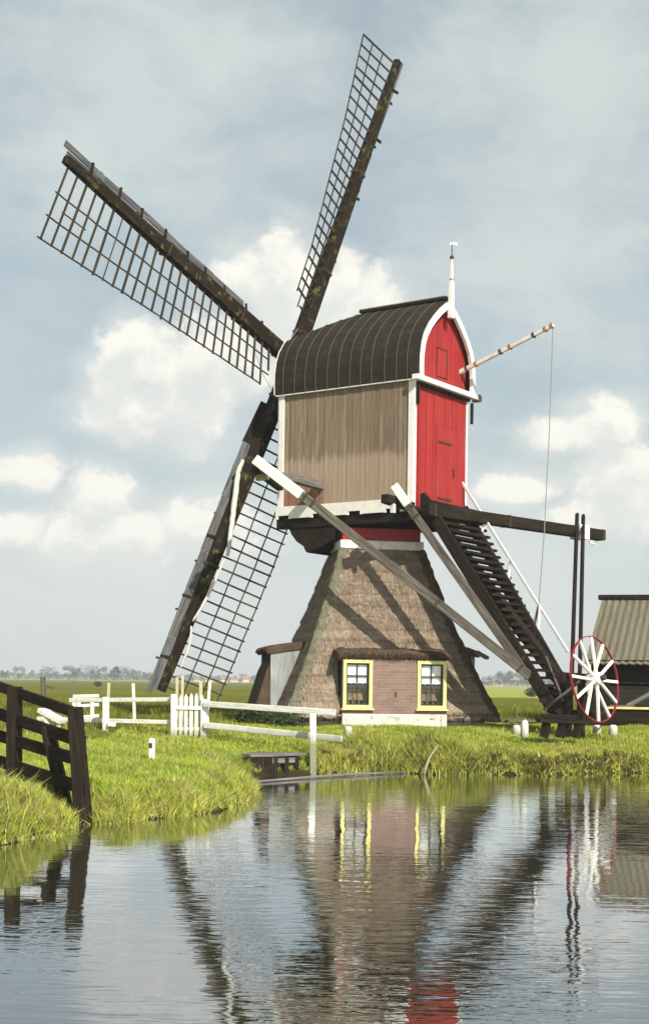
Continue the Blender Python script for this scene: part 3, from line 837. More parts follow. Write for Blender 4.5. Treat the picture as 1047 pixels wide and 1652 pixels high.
wheel = empty('winch_wheel', wc - origin(mill)); wheel.parent = mill
m = MB(); G = []
for i in range(73):
    t = 2*math.pi*i/72; d = WR*math.cos(t) + WU*math.sin(t)
    G.append([wc + d*(RW+a) + WN*b for a, b in ((-.010, -.022), (.010, -.022), (.010, .022), (-.010, .022), (-.010, -.022))])
m.grid(G).build('rim', paint('wheel_red', (.27, .022, .04), (.16, .03, .03), amt=.5), wheel, fix=True)
for i in range(12):
    t = 2*math.pi*(i+.12)/12; d = WR*math.cos(t) + WU*math.sin(t)
    off = WN*(.05 if i % 2 else -.05)
    MB().beam(wc + d*.08 + off, wc + d*(RW-.015), .055, .055, WN, .062, .05).build('spoke', M['white'], wheel, bevel=.006)
MB().tube([wc-WN*.16, wc-WN*.12, wc+WN*.12, wc+WN*.16], [.09, .13, .13, .09], 14).build('wheel_hub', M['white'], wheel, bevel=.005)
MB().tube([wc-WN*.75, wc+WN*.24], .05, 10).build('axle', M['dark_wood'], wheel)
MB().tube([wc+WN*.15, wc+WN*.25], .06, 10).build('axle_cap', M['iron'], wheel)
# windlass posts carrying the axle
wp = MB()
for s_ in (-.30, -.62): 
    c = wc + WN*s_; wp.beam(Vector((c.x, c.y, GZ-.1)), c + Zv*.16, .11, .11, U)
each(wp, 'winch_post', M['dark_wood'], mill, bevel=.01)

# ------------------------------------------------------------------ trestle by the tail
def place(name, pts, label, cat, group=None):
    return empty(name, pts, label, cat, group)
c = onz(912, 1186, GZ)
trs = place('trestle', c, 'low dark wooden trestle bench on the grass at the foot of the mill stairs', 'trestle')
MB().beam(at(868, 1163, c.y), at(956, 1166, c.y+.1), .35, .07).build('top_plank', M['dark_wood'], trs, bevel=.008)
MB().beam(at(874, 1156, c.y+.2), at(930, 1158, c.y+.2), .2, .09).build('top_plank', M['dark_wood'], trs, bevel=.008)
for x in (879, 905, 931):
    MB().beam(at(x+3, 1166, c.y), Vector((at(x-2, 1186, c.y).x, c.y, GZ-.06)), .15, .13, U).build('leg', M['dark_wood'], trs, bevel=.01)

# ------------------------------------------------------------------ small white stones / posts
def stone(px, py, w, h, Yz, label, mat='fence_white', slant=0):
    c = onz(px, py, Yz); o = empty('white_stone', c, label, 'stone'); ww = w*c.y/F; hh = h*c.y/F
    m = MB(); n_ = 12
    G = []
    for i, (f_, q) in enumerate(((-.15, 1), (.0, 1), (.45, .97), (.8, .85), (.95, .6), (1.0, .1))):
        G.append([c + Vector((math.cos(2*math.pi*j/n_)*ww/2*q*(1+.09*math.sin(j*2.1+px)), math.sin(2*math.pi*j/n_)*ww/2*q, hh*f_*(1+.03*math.sin(j+px)))) for j in range(n_)])
    m.grid(G, True)
    m.build('stone_body', M[mat], o, smooth=True, fix=True); return o
stone(561.5, 1186, 13, 14, GZ-.03, 'small square white stone standing in the grass in front of the white plinth')
stone(833, 1183, 14, 13, GZ, 'squat white stone left of its taller neighbour, between mill and trestle')
stone(846, 1186, 13, 24, GZ, 'taller of the two touching white stones between mill and trestle')
stone(989, 1184, 14, 14, GZ, 'round white stone in the grass in front of the dark shed')
stone(963, 1182, 13, 12, GZ, 'white stone on the grass right below the spoked wheel')
stone(940, 1178, 8, 14, GZ, 'thin white stone between trestle and spoked wheel')

# black and white marker post on the promontory
c = onz(245, 1216, .52)
mk = empty('marker_post', c, 'short white marker post with a black patch, alone on the grass near the gate', 'marker post')
s_ = c.y/F
MB().beam(c - Zv*.2, c + Zv*24*s_, 9.5*s_, .09, Vector((0, 1, 0))).build('post_body', M['white'], mk, bevel=.01)
MB().box(c + Zv*13*s_ + Vector((-1.5*s_, -.05, 0)), Zv*8*s_, Vector((5*s_, 0, 0)), Vector((0, .012, 0))).build('black_patch', M['iron'], mk)

# ------------------------------------------------------------------ shed on the right
def m_corr():
    n = NT('weathered_corrugated_roof'); g = n.noise(n.coord('UV', (2, 12, 1)), 1, 5, .6); a = n.noise(n.coord('Object'), 1.3, 5, .7)
    c = n.ramp(g, [(.25, (.075, .068, .045)), (.55, (.17, .155, .11)), (.8, (.27, .25, .18))]); c = n.mix(n.ramp(a, [(.4, 0), (.7, .6)]), c, (.14, .11, .06))
    return n.base(c, .85, .15)
M['corr'] = m_corr()
rp1, rp2 = at(972, 966, 37.2), None
sr = Vector((.955, -.297, 0)); sp_ = Vector((-.297, -.955, 0))
e0 = at(944, 1064, 34.0)
dz = rp1.z - e0.z
k_ = (rp1 - e0).dot(-sp_); eL = rp1 + sp_*k_; eL.z = e0.z
LEN = 6.5
sc_ = rp1 + sr*LEN/2
shed = empty('shed', (sc_.x, sc_.y, GZ), 'low dark boarded shed with a grey corrugated roof, right of the spoked wheel', 'shed')
ov = .25
G = []; ncor = 150
wid = k_
back = rp1 - sp_*wid; back.z = e0.z
for side in (0, 1):
    G = []
    for i in range(ncor+1):
        x = LEN*i/ncor; w = .015*math.cos(i*math.pi/2*1.0) if True else 0
        tpt = rp1 + sr*x; bpt = (eL if side == 0 else back) + sr*x
        nrm_ = (bpt - tpt).cross(sr).normalized(); nrm_ = nrm_ if nrm_.z > 0 else -nrm_
        row = [tpt + nrm_*w + (bpt-tpt)*f_ for f_ in (0, .25, .5, .75, 1.06)]
        G.append(row)
    mm = MB().grid(G)
    for i, uv in enumerate(mm.uv): mm.uv[i] = [(q[1]*6, q[0]*6*.25) for q in uv]
    ro = mm.build('roof_slope', M['corr'], shed)
    md = ro.modifiers.new('thick', 'SOLIDIFY'); md.thickness = .02
MB().beam(rp1 - sr*.1 + Zv*.03, rp1 + sr*LEN + Zv*.03, .26, .13).build('ridge_board', M['dark_wood'], shed, bevel=.02)
MB().beam(eL - sr*.02 + sp_*.06 - Zv*.06, eL + sr*LEN + sp_*.06 - Zv*.06, .05, .10).build('fascia', M['dark_wood'], shed)
# side walls of horizontal tarred boards with an open pale bay
wl = {0: MB(), 1: MB()}; z = .55; topz = e0.z - .08
i = 0
while z < topz-.05:
    for base_, o_ in ((eL, -sp_), (back, sp_)):
        if base_ is eL and 1.12 < z < 1.66: 
            segs_ = ((0, .55),)
        else: segs_ = ((0, LEN-.2),)
        for (a, b) in segs_:
            p = base_ + sr*(a+.1) + o_*.22; q = base_ + sr*b + o_*.22; p.z = q.z = z+.07
            wl[0 if base_ is eL else 1].beam(p, q, .03, .15)
    z += .152; i += 1
for q in (0, 1): wl[q].build('board_wall', M['dark_wood'], shed)
gw = MB()
poly = []
for q in (back - (-sp_)*0, eL): pass
pz = [eL + sr*.1 - sp_*.22, back + sr*.1 + sp_*.22]
A0 = Vector((pz[0].x, pz[0].y, .5)); B0 = Vector((pz[1].x, pz[1].y, .5))
AT = Vector((pz[0].x, pz[0].y, topz)); BT = Vector((pz[1].x, pz[1].y, topz)); RT = rp1 + sr*.1 - Zv*.08
MB().prism([A0, B0, BT, RT, AT], sr*.03).build('gable_wall', M['dark_wood'], shed, fix=True)
bay = MB(); pin = eL - sp_*.75 + sr*.6
bay.box(pin + sr*2.2 + Zv*(1.40-eL.z), sr*4.6, Zv*.55, sp_*.03); bay.build('bay_panel', M['grey_wood'], shed)
fl = eL - sp_*.30
MB().beam(Vector((fl.x, fl.y, 1.15)) + sr*.5, Vector((fl.x, fl.y, 1.15)) + sr*5, .3, .05).build('bay_shelf', M['yellow'], shed)
each(MB().beam(Vector((fl.x, fl.y, 1.2)) + sr*.95 - sp_*.1, Vector((fl.x, fl.y, 1.62)) + sr*1.7 - sp_*.1, .08, .10).beam(Vector((fl.x, fl.y, 1.2)) + sr*2.6 - sp_*.1, Vector((fl.x, fl.y, 1.62)) + sr*1.75 - sp_*.1, .08, .10), 'bay_strut', M['grey_wood'], shed)
MB().tube([at(962, 1012, 36.5), at(962, 1028, 36.5)], .03, 6).build('vent_pipe', M['iron'], shed)

# low plank platform between mill and stairs
c = onz(828, 1170, GZ)
pf = empty('plank_platform', c, 'low weathered brown plank platform on the grass right behind the white stones', 'platform')
MB().box(c + Vector((.05, 1.2, .09)), Vector((1.15, .1, 0)), Vector((0, 2.0, 0)), Vector((0, 0, .05))).build('deck', wood('platform_wood', (.10, .07, .05), (.20, .15, .11), (.30, .25, .19)), pf, bevel=.01)
each(MB().box(c + Vector((.05, .22, .0)), Vector((1.1, .1, 0)), Vector((0, .08, 0)), Vector((0, 0, .13))).box(c + Vector((.05, 2.1, .0)), Vector((1.1, .1, 0)), Vector((0, .08, 0)), Vector((0, 0, .13))), 'bearer', M['dark_wood'], pf)

# ------------------------------------------------------------------ shore line, ground, water
shore_px = [(-400, 1395), (-120, 1372), (0, 1364), (40, 1356), (90, 1350), (112, 1345), (120, 1318), (148, 1314), (160, 1332), (195, 1328), (235, 1322), (280, 1319), (320, 1314), (350, 1309), (372, 1302), (398, 1294), (413, 1284), (409, 1273), (392, 1264), (376, 1257)]
shore = [onz(x, y).xy for x, y in shore_px]
shore += [onz(x, y).xy for x, y in ((440, 1251), (500, 1250), (560, 1249), (640, 1247), (700, 1250), (760, 1252), (820, 1250), (880, 1254), (930, 1249), (980, 1248), (1050, 1247), (1150, 1248), (1300, 1256))]
P = [tuple(p) for p in shore]
last = P[-1]
poly = P + [(30, 26), (60, 12), (60, -30), (-60, -30), (-60, 2), (P[0][0]-6, P[0][1]-1.2)]
PX = np.array(poly)
def sdist(x, y):
    """distance to the shore, positive on land"""
    x = np.asarray(x, float); y = np.asarray(y, float)
    best = np.full(x.shape, 1e9); inside = np.zeros(x.shape, bool)
    n_ = len(PX)
    for i in range(n_):
        ax, ay = PX[i]; bx, by = PX[(i+1) % n_]
        dx, dy = bx-ax, by-ay; t = np.clip(((x-ax)*dx+(y-ay)*dy)/(dx*dx+dy*dy), 0, 1)
        d = np.hypot(x-ax-t*dx, y-ay-t*dy); best = np.minimum(best, d)
        cond = ((ay > y) != (by > y)) & (x < (bx-ax)*(y-ay)/(by-ay+1e-12)+ax)
        inside ^= cond
    return np.where(inside, -best, best)
def vnoise(x, y, s, seed=0):
    a = np.sin(x*s*1.7+seed)*np.cos(y*s*1.3+seed*2.1) + .5*np.sin(x*s*3.9+1.3*seed+y*s*2.2) + .35*np.cos(y*s*6.1-x*s*4.7+seed)
    return a/1.85
def gheight(x, y):
    d = sdist(x, y) + .10*vnoise(x, y, 2.3, 1) + .05*vnoise(x, y, 6, 4)
    top = .36 + .32*np.clip((d-.3)/4.2, 0, 1)*np.clip((y-19)/5, .25, 1)
    top = top + .035*vnoise(x, y, .9, 2) + .02*vnoise(x, y, 3, 5)
    steep = np.where(y > 23, .55, .9)
    s_ = np.clip(d/steep, 0, 1); s_ = 1-(1-s_)**2
    h = np.where(d > 0, .02 + (top-.02)*s_, np.maximum(d*.9, -1.2))
    far = np.clip((np.hypot(x, y-34)-40)/100, 0, 1)
    return h*(1-far) + np.where(d > 0, .62, -1.2)*far
def lines(lo, hi, step, far_lo, far_hi):
    c = list(np.arange(lo, hi+1e-6, step)); a = lo; s_ = step
    while a > far_lo: s_ *= 1.25; a -= s_; c.insert(0, a)
    a = hi; s_ = step
    while a < far_hi: s_ *= 1.25; a += s_; c.append(a)
    return np.array(c)
gx = lines(-9, 12, .14, -1500, 1500); gy = lines(11, 37, .14, -150, 2600)
GX, GY = np.meshgrid(gx, gy); GH = gheight(GX, GY)
def fast_mesh(name, verts, faces, mat, attr=None, k=None, kind=None, label=None, cat=None, smooth=False):
    me = bpy.data.meshes.new(name); nv = len(verts)
    me.vertices.add(nv); me.vertices.foreach_set('co', np.ascontiguousarray(verts, np.float32).ravel())
    tot = [len(f) for f in faces] if isinstance(faces, list) else None
    fa = np.asarray(faces, np.int32); kk = fa.shape[1]
    me.loops.add(fa.size); me.loops.foreach_set('vertex_index', fa.ravel())
    me.polygons.add(len(fa)); me.polygons.foreach_set('loop_start', np.arange(0, fa.size, kk, dtype=np.int32)); me.polygons.foreach_set('loop_total', np.full(len(fa), kk, np.int32))
    if smooth: me.polygons.foreach_set('use_smooth', np.ones(len(fa), bool))
    me.update(calc_edges=True); me.materials.append(mat)
    if attr is not None:
        at_ = me.color_attributes.new('tint', 'FLOAT_COLOR', 'POINT'); c = np.ones((nv, 4), np.float32); c[:, :3] = attr; at_.data.foreach_set('color', c.ravel())
    o = bpy.data.objects.new(name, me); COL.objects.link(o)
    tag(o, label, cat, None, kind); return o
def m_ground():
    n = NT('meadow_ground'); tc = n.coord('Object'); sp = n.n('ShaderNodeSeparateXYZ'); n.l(tc, sp.inputs[0])
    a = n.noise(n.coord('Object', (1, .35, 1)), .8, 8, .7); b = n.noise(tc, 14, 5, .7); f_ = n.noise(n.coord('Object', (.02, .10, 1)), 1.0, 6, .65)
    near = n.ramp(a, [(.3, (.10, .125, .010)), (.55, (.19, .23, .022)), (.8, (.29, .31, .045))])
    near = n.mix(n.math('MULTIPLY', b, .5), near, (.07, .07, .02))
    olive = n.ramp(f_, [(.3, (.105, .105, .006)), (.6, (.15, .15, .010)), (.8, (.20, .20, .018))])
    lightf = n.ramp(f_, [(.3, (.24, .28, .04)), (.7, (.36, .38, .08))])
    yy = n.math('ADD', sp.outputs['Y'], n.math('MULTIPLY', f_, 6))
    def step(v, lo, hi): 
        x = n.n('ShaderNodeMapRange'); x.inputs['From Min'].default_value = lo; x.inputs['From Max'].default_value = hi; n.l(v, x.inputs['Value']); return x.outputs[0]
    m1 = step(yy, 43, 46)
    c = n.mix(m1, near, olive)
    right = step(n.math('SUBTRACT', sp.outputs['X'], n.math('MULTIPLY', sp.outputs['Y'], .03)), 0, 1.5)
    m2 = n.math('MULTIPLY', step(yy, 108, 116), right); c = n.mix(m2, c, lightf)
    m3 = step(yy, 560, 700); c = n.mix(m3, c, lightf)
    # dark soil and roots at the waterline
    m4 = step(sp.outputs['Z'], .24, .05); c = n.mix(m4, c, (.035, .028, .012))
    n.bump(b, .6, .06)
    return n.base(c, .95, .05)
verts = np.stack([GX.ravel(), GY.ravel(), GH.ravel()], 1); nyy, nxx = GX.shape
ii, jj = np.meshgrid(np.arange(nyy-1), np.arange(nxx-1), indexing='ij'); ii = ii.ravel(); jj = jj.ravel()
fa = np.stack([ii*nxx+jj, ii*nxx+jj+1, (ii+1)*nxx+jj+1, (ii+1)*nxx+jj], 1)
fast_mesh('ground', verts, fa, m_ground(), kind='structure', smooth=True)

def m_water():
    n = NT('canal_water')
    r1 = n.noise(n.coord('Object', (.65, 2.3, 1)), 1.8, 2, .5, .6)
    r2 = n.noise(n.coord('Object', (.7, 2.3, 1)), 6.5, 2, .5, .4)
    calm = n.noise(n.coord('Object', (.42, .13, 1)), 1.0, 4, .6)
    amp = n.ramp(calm, [(.38, .22), (.62, 1.25)])
    h = n.math('ADD', n.math('MULTIPLY', r1, 1.0), n.math('MULTIPLY', r2, .42))
    h = n.math('MULTIPLY', h, amp)
    bp_ = n.bump(h, .5, .0095)
    g = n.n('ShaderNodeBsdfGlossy'); g.inputs['Roughness'].default_value = .0; g.inputs['Color'].default_value = (.93, .96, 1.0, 1)
    d = n.n('ShaderNodeBsdfDiffuse'); d.inputs['Color'].default_value = (.032, .030, .015, 1)
    fr = n.n('ShaderNodeFresnel'); fr.inputs['IOR'].default_value = 2.3
    n.l(bp_.outputs[0], g.inputs['Normal']); n.l(bp_.outputs[0], fr.inputs['Normal'])
    mx = n.n('ShaderNodeMixShader'); n.l(n.math('MULTIPLY', fr.outputs[0], 1.4, True), mx.inputs[0]); n.l(d.outputs[0], mx.inputs[1]); n.l(g.outputs[0], mx.inputs[2])
    n.l(mx.outputs[0], n.out.inputs['Surface']); return n.m
wv = np.array([[-80, -60, 0], [80, -60, 0], [80, 40, 0], [-80, 40, 0]], float)
fast_mesh('water', wv, np.array([[0, 1, 2, 3]]), m_water(), kind='structure')

# ------------------------------------------------------------------ grass and reeds
def m_blade():
    n = NT('grass_blades'); at_ = n.n('ShaderNodeAttribute'); at_.attribute_name = 'tint'
    n.b.inputs['Roughness'].default_value = .6; n.b.inputs['Specular IOR Level'].default_value = .25
    n.l(at_.outputs['Color'], n.b.inputs['Base Color'])
    tr_ = n.n('ShaderNodeBsdfTranslucent'); n.l(at_.outputs['Color'], tr_.inputs['Color'])
    mx = n.n('ShaderNodeMixShader'); mx.inputs[0].default_value = .35
    n.l(n.b.outputs[0], mx.inputs[1]); n.l(tr_.outputs[0], mx.inputs[2]); n.l(mx.outputs[0], n.out.inputs['Surface']); return n.m
MBL = m_blade()
def blades(name, label, cat, x, y, h, w, lean, col, z=None):
    n_ = len(x); z = gheight(x, y) if z is None else z
    ang = rng.uniform(0, 2*np.pi, n_); la = rng.uniform(0, 2*np.pi, n_)
    bx, by = np.cos(ang)*w/2, np.sin(ang)*w/2; lx, ly = np.cos(la)*h*lean, np.sin(la)*h*lean
    z = z - .02
    hh = h*np.sqrt(np.clip(1-lean**2*.6, .2, 1))
    V = np.zeros((n_, 5, 3))
    V[:, 0] = np.stack([x-bx, y-by, z], 1); V[:, 1] = np.stack([x+bx, y+by, z], 1)
    V[:, 2] = np.stack([x+bx*.8+lx*.35, y+by*.8+ly*.35, z+hh*.58], 1); V[:, 3] = np.stack([x-bx*.8+lx*.35, y-by*.8+ly*.35, z+hh*.58], 1)
    V[:, 4] = np.stack([x+lx, y+ly, z+hh], 1)
    b = np.arange(n_)*5
    f1 = np.stack([b, b+1, b+2], 1); f2 = np.stack([b, b+2, b+3], 1); f3 = np.stack([b+3, b+2, b+4], 1)
    fa = np.concatenate([f1, f2, f3]); 
    return fast_mesh(name, V.reshape(-1, 3), fa, MBL, np.repeat(col, 5, 0), kind='stuff', label=label, cat=cat)
def pick(n_, x0, x1, y0, y1, dmin=.02, dens=None):
    x = rng.uniform(x0, x1, n_); y = rng.uniform(y0, y1, n_); d = sdist(x, y); k = (d > dmin) & (np.abs(x) < y*.28+3.5)
    # nothing grows inside the mill
    rel = np.stack([x-TC.x, y-TC.y], 1); a = rel@np.array([N.x, N.y]); b = rel@np.array([RR.x, RR.y])
    k &= ~((x > -3.06) & (x < -2.62) & (y > 14.5) & (y < 16.7))
    k &= ~((np.abs(a) < 2.3) & (np.abs(b) < 2.3)); k &= ~((a > 0) & (a < DF-.02) & (np.abs(b) < HWD))
    return x[k], y[k], d[k]
def tint(n_, x, y, base, alt, dry=.1, s_=1.2):
    m = np.clip(.5+.55*vnoise(x, y, s_, 3) + .4*vnoise(x, y, s_*3.3, 8) + rng.normal(0, .24, n_), 0, 1)[:, None]
    c = np.array(base)*(1-m) + np.array(alt)*m
    dr_ = rng.random(n_) < dry; c[dr_] = np.array((.42, .36, .16))*rng.uniform(.7, 1.1, dr_.sum())[:, None]
    return np.minimum(c*1.3*rng.uniform(.62, 1.28, n_)[:, None], .75)
GA, GB = (.175, .265, .018), (.42, .485, .06)
# promontory turf
x, y, d = pick(200000, -10, 0.2, 13, 25.5)
n_ = len(x); patch = np.clip(.5+.5*vnoise(x, y, 1.9, 7), 0, 1)
h = (.035 + .065*patch + .04*rng.random(n_)) * np.where(d < .6, 1.4, 1)
blades('short_grass', 'bright yellow green turf covering the near bank at the left', 'grass', x, y, h, np.full(n_, .012), rng.uniform(.2, .9, n_), tint(n_, x, y, GA, GB, .14))
# mill lawn
x, y, d = pick(130000, -4, 10, 25, 35)
n_ = len(x); patch = np.clip(.5+.5*vnoise(x, y, 1.3, 9), 0, 1)
blades('lawn_grass', 'short bright green grass around the foot of the mill', 'grass', x, y, .04+.07*patch+.03*rng.random(n_), np.full(n_, .016), rng.uniform(.2, .9, n_), tint(n_, x, y, (.22, .28, .025), (.42, .45, .07), .07))
# rougher darker meadow behind the fence
x, y, d = pick(170000, -12, 12, 24.8, 62); k = (x < -2.2) & (y > 24.8) | (y > 35)
x, y, d = x[k], y[k], d[k]; n_ = len(x)
rough = np.clip((y-27.5)/1.5, 0, 1)
blades('meadow_grass', 'dark olive meadow grass behind the white fences', 'grass', x, y, (.06+.16*rough)*rng.uniform(.5, 1.2, n_)*(1+.4*vnoise(x, y, .8, 2)), np.full(n_, .022), rng.uniform(.2, .8, n_), tint(n_, x, y, (.10, .12, .008), (.21, .22, .02), .05, .5))
# waterside fringe
def along(i0, i1, n_, dlo, dhi):
    seg = rng.integers(i0, i1, n_); t = rng.random(n_); a = PX[seg]; b = PX[seg+1]; p = a+(b-a)*t[:, None]
    dirv = (b-a)/np.linalg.norm(b-a, axis=1)[:, None]; nn = np.stack([-dirv[:, 1], dirv[:, 0]], 1); off = rng.uniform(dlo, dhi, n_)
    q = p + nn*off[:, None]; s_ = sdist(q[:, 0], q[:, 1]); bad = s_*np.sign(off) < 0
    q[bad] = (p - nn*off[:, None])[bad]; return q[:, 0], q[:, 1]
x, y = along(1, 19, 21000, -.05, .55); n_ = len(x); cl = np.clip(.5+.7*vnoise(x, y, 2.6, 12), .1, 1.2)
blades('bank_grass', 'longer pale grass hanging over the near bank', 'grass', x, y, (.08+.17*cl)*rng.uniform(.5, 1.2, n_), np.full(n_, .014), rng.uniform(.3, 1.0, n_), tint(n_, x, y, (.20, .24, .02), (.48, .48, .10), .22, 3))
# reeds and tall herbs on the mill bank
x, y = along(20, 32, 46000, -.06, 1.5); k = (np.abs(x) < y*.25) & (x > -.2); x, y = x[k], y[k]; n_ = len(x)
tall = np.exp(-((x-1.15)/.85)**2)*1.25 + .5*np.exp(-((x-2.2)/.4)**2) + .30*np.exp(-((x-3.0)/.8)**2) + .16
hh = (.05 + .38*tall*np.clip(.55+.6*vnoise(x, y, 2.9, 5), .15, 1.2))*rng.uniform(.45, 1.15, n_)
blades('waterside_reeds', 'tall reeds and herbs along the bank below the mill', 'reeds', x, y, hh, np.full(n_, .020), rng.uniform(.1, .75, n_), tint(n_, x, y, (.12, .16, .015), (.46, .46, .07), .22, 2.5))
# dark clover and plantain patches, seed stems
x, y, d = pick(60000, -8, 8, 14.5, 32); k = (vnoise(x, y, 2.1, 21) + .5*vnoise(x, y, 5, 3) > .42); x, y = x[k], y[k]; n_ = len(x)
blades('clover_patches', 'darker clover and plantain patches in the turf', 'clover', x, y, rng.uniform(.03, .10, n_), rng.uniform(.02, .04, n_), rng.uniform(.4, 1.0, n_), tint(n_, x, y, (.07, .13, .015), (.16, .24, .03), .02, 3))
x, y, d = pick(2600, -8, 8, 14.5, 30); n_ = len(x)
blades('seed_stems', 'thin dry seed stems standing above the turf', 'grass', x, y, rng.uniform(.16, .34, n_), np.full(n_, .008), rng.uniform(.1, .5, n_), tint(n_, x, y, (.30, .22, .10), (.42, .34, .16), .3, 3))
# tall tufts by the dark timber fence
x, y = along(1, 5, 2600, -.02, 1.3); k = (x > -4.6) & (x < -3.02 - .25*rng.random(len(x))); x, y = x[k], y[k]; n_ = len(x)
blades('tall_tufts', 'tall tufts of arching grass at the foot of the dark timber fence', 'grass', x, y, .18+.27*rng.random(n_), np.full(n_, .014), rng.uniform(.3, 1.0, n_), tint(n_, x, y, (.18, .22, .02), (.48, .48, .11), .25, 3))

# broad-leaved weeds mixed into the bank (docks, sorrel)
x, y = along(22, 32, 3600, .0, .30); k = (np.abs(x) < y*.25); x, y = x[k], y[k]; n_ = len(x)
blades('bank_weeds', 'dark leafy weeds under the overhanging mill bank', 'weeds', x, y, rng.uniform(.06, .20, n_), rng.uniform(.02, .045, n_), rng.uniform(.3, 1.0, n_), tint(n_, x, y, (.06, .055, .012), (.17, .15, .02), .15, 3), )

# ------------------------------------------------------------------ dark timber fence, near left
fbase = onz(130, 1336); fd = lambda px: 16.6 + (142-px)*.0135
fen = empty('timber_fence', (fbase.x, fbase.y, .3), 'old dark brown timber fence of heavy rails running down into the water, near left', 'fence')
def post(p_top, p_bot, w, w1, nm='post'):
    MB().beam(at(*p_top), at(*p_bot), w, .16, Vector((0, 1, 0)), w1, .17).build(nm, M['dark_wood'], fen, bevel=.012)
post((121, 1141, 16.6), (138, 1375, 16.6), .16, .21)
post((24, 1108, 17.9), (22, 1300, 17.9), .17, .18)
post((76, 1172, 17.3), (108, 1310, 17.1), .15, .15, 'brace')
post((-60, 1090, 19.0), (-62, 1290, 19.0), .17, .18)
for (a, b, th) in (((-140, 1060), (121, 1150), .13), ((-140, 1106), (136, 1198), .15), ((-140, 1145), (138, 1230), .145), ((-140, 1184), (140, 1274), .15)):
    MB().beam(at(a[0], a[1], fd(a[0])-.12), at(b[0], b[1], fd(b[0])-.12), .05, th).build('rail', M['dark_wood'], fen, bevel=.01)

# ------------------------------------------------------------------ white fences and the gate
def gpoint(px, py, z): return onz(px, py, z)
def gz(x, y): return float(gheight(np.array([x]), np.array([y]))[0])
def wbeam(a, b, w, h, name, parent, mat='white', up=Zv, bev=.01):
    mat = 'fence_white'; j_ = Vector((0, 0, random.uniform(-.012, .012)))
    a, b = Vector(a)+j_, Vector(b)-j_
    return MB().beam(a, b, w, h, up).build(name, M[mat], parent, bevel=bev)
Yg = 27.6
gate = empty('picket_gate', (at(303, 1187, Yg).x, Yg, .6), 'narrow white picket gate between the two white rail fences', 'gate')
for i in range(6):
    x0 = 283 + i*8.4; tp_ = at(x0+.6, 1126+random.uniform(-2, 2), Yg); bt = at(x0, 1185, Yg-.0); bt.z = .58
    w = .068
    m = MB().beam(bt, tp_, w, .022, Vector((0, 1, 0)))
    m.prism([tp_ - Vector((w/2, .011, 0)), tp_ + Vector((w/2, -.011, 0)), tp_ + Vector((0, -.011, .07))], (0, .022, 0))
    m.build('picket', M['fence_white'], gate, fix=True)
wbeam(at(279, 1142, Yg-.03), at(331, 1143, Yg-.03), .03, .075, 'gate_rail', gate); wbeam(at(279, 1176, Yg+.03), at(329, 1177, Yg+.03), .03, .07, 'gate_rail', gate)
wbeam(Vector((at(280, 1186, Yg).x, Yg, .45)), at(280, 1121, Yg), .10, .10, 'gate_post', gate, up=Vector((0, 1, 0)))
g2 = at(329, 1128, Yg)
wbeam(Vector((g2.x, Yg, .45)), g2, .11, .11, 'gate_post', gate, up=Vector((0, 1, 0)))
# right fence: gate to the post at the waterside
rf = empty('rail_fence', (at(420, 1190, 26.5).x, 26.5, .6), 'white two-rail fence running from the gate down to the waterside in front of the mill', 'fence')
wbeam(at(329, 1136, 27.5), at(541, 1150, 25.9), .05, .115, 'rail', rf); wbeam(at(329, 1171, 27.5), at(552, 1192, 25.9), .05, .115, 'rail', rf)
wbeam(at(505, 1262, 25.75), at(505, 1153, 25.95), .115, .115, 'post', rf, up=Vector((0, 1, 0)))
q0 = at(334, 1184, 27.6)
wbeam(q0, at(332, 1133, 27.6), .10, .07, 'post', rf, up=Vector((0, 1, 0)))
# left fence: gate to the far left
lf = empty('rail_fence', (at(200, 1180, 28.3).x, 28.3, .6), 'white two-rail fence left of the picket gate, with one thick post', 'fence')
wbeam(at(112, 1131, 28.9), at(279, 1128, 27.7), .05, .085, 'rail', lf, 'white_old'); wbeam(at(60, 1161, 29.0), at(279, 1165, 27.7), .05, .085, 'rail', lf, 'white_old')
p = at(171, 1188, 27.9); wbeam(Vector((p.x, p.y, .5)), at(171, 1124, 27.9), .12, .12, 'post', lf, up=Vector((0, 1, 0)))
wbeam(at(174, 1169, 27.8), at(187, 1169, 27.8), .1, .09, 'post_block', lf)
# small hurdle further left
hu = empty('hurdle', (at(138, 1172, 30).x, 30, .6), 'small white hurdle of three short rails left of the thick fence post', 'hurdle')
for yy in (1124, 1139, 1157): wbeam(at(118 if yy == 1124 else 126, yy, 30), at(160, yy-1, 30), .04, .07, 'rail', hu)
for xx, y0 in ((149, 1132), (127, 1130), (120, 1130)):
    p = at(xx, 1172 if xx == 149 else 1143, 30); wbeam(p, at(xx, y0, 30), .08, .08, 'post', hu, up=Vector((0, 1, 0)))
st_ = empty('white_stile', (at(84, 1160, 27.5).x, 27.5, .6), 'weathered white plank stile seen between the rails of the dark fence', 'stile')
wbeam(at(66, 1145, 27.5), at(102, 1166, 27.3), .25, .09, 'plank', st_, 'white_old'); wbeam(at(76, 1176, 27.4), at(78, 1140, 27.4), .12, .1, 'post', st_, 'white', Vector((0, 1, 0))); wbeam(at(94, 1178, 27.3), at(94, 1156, 27.3), .07, .08, 'post', st_, 'white_old', Vector((0, 1, 0)))
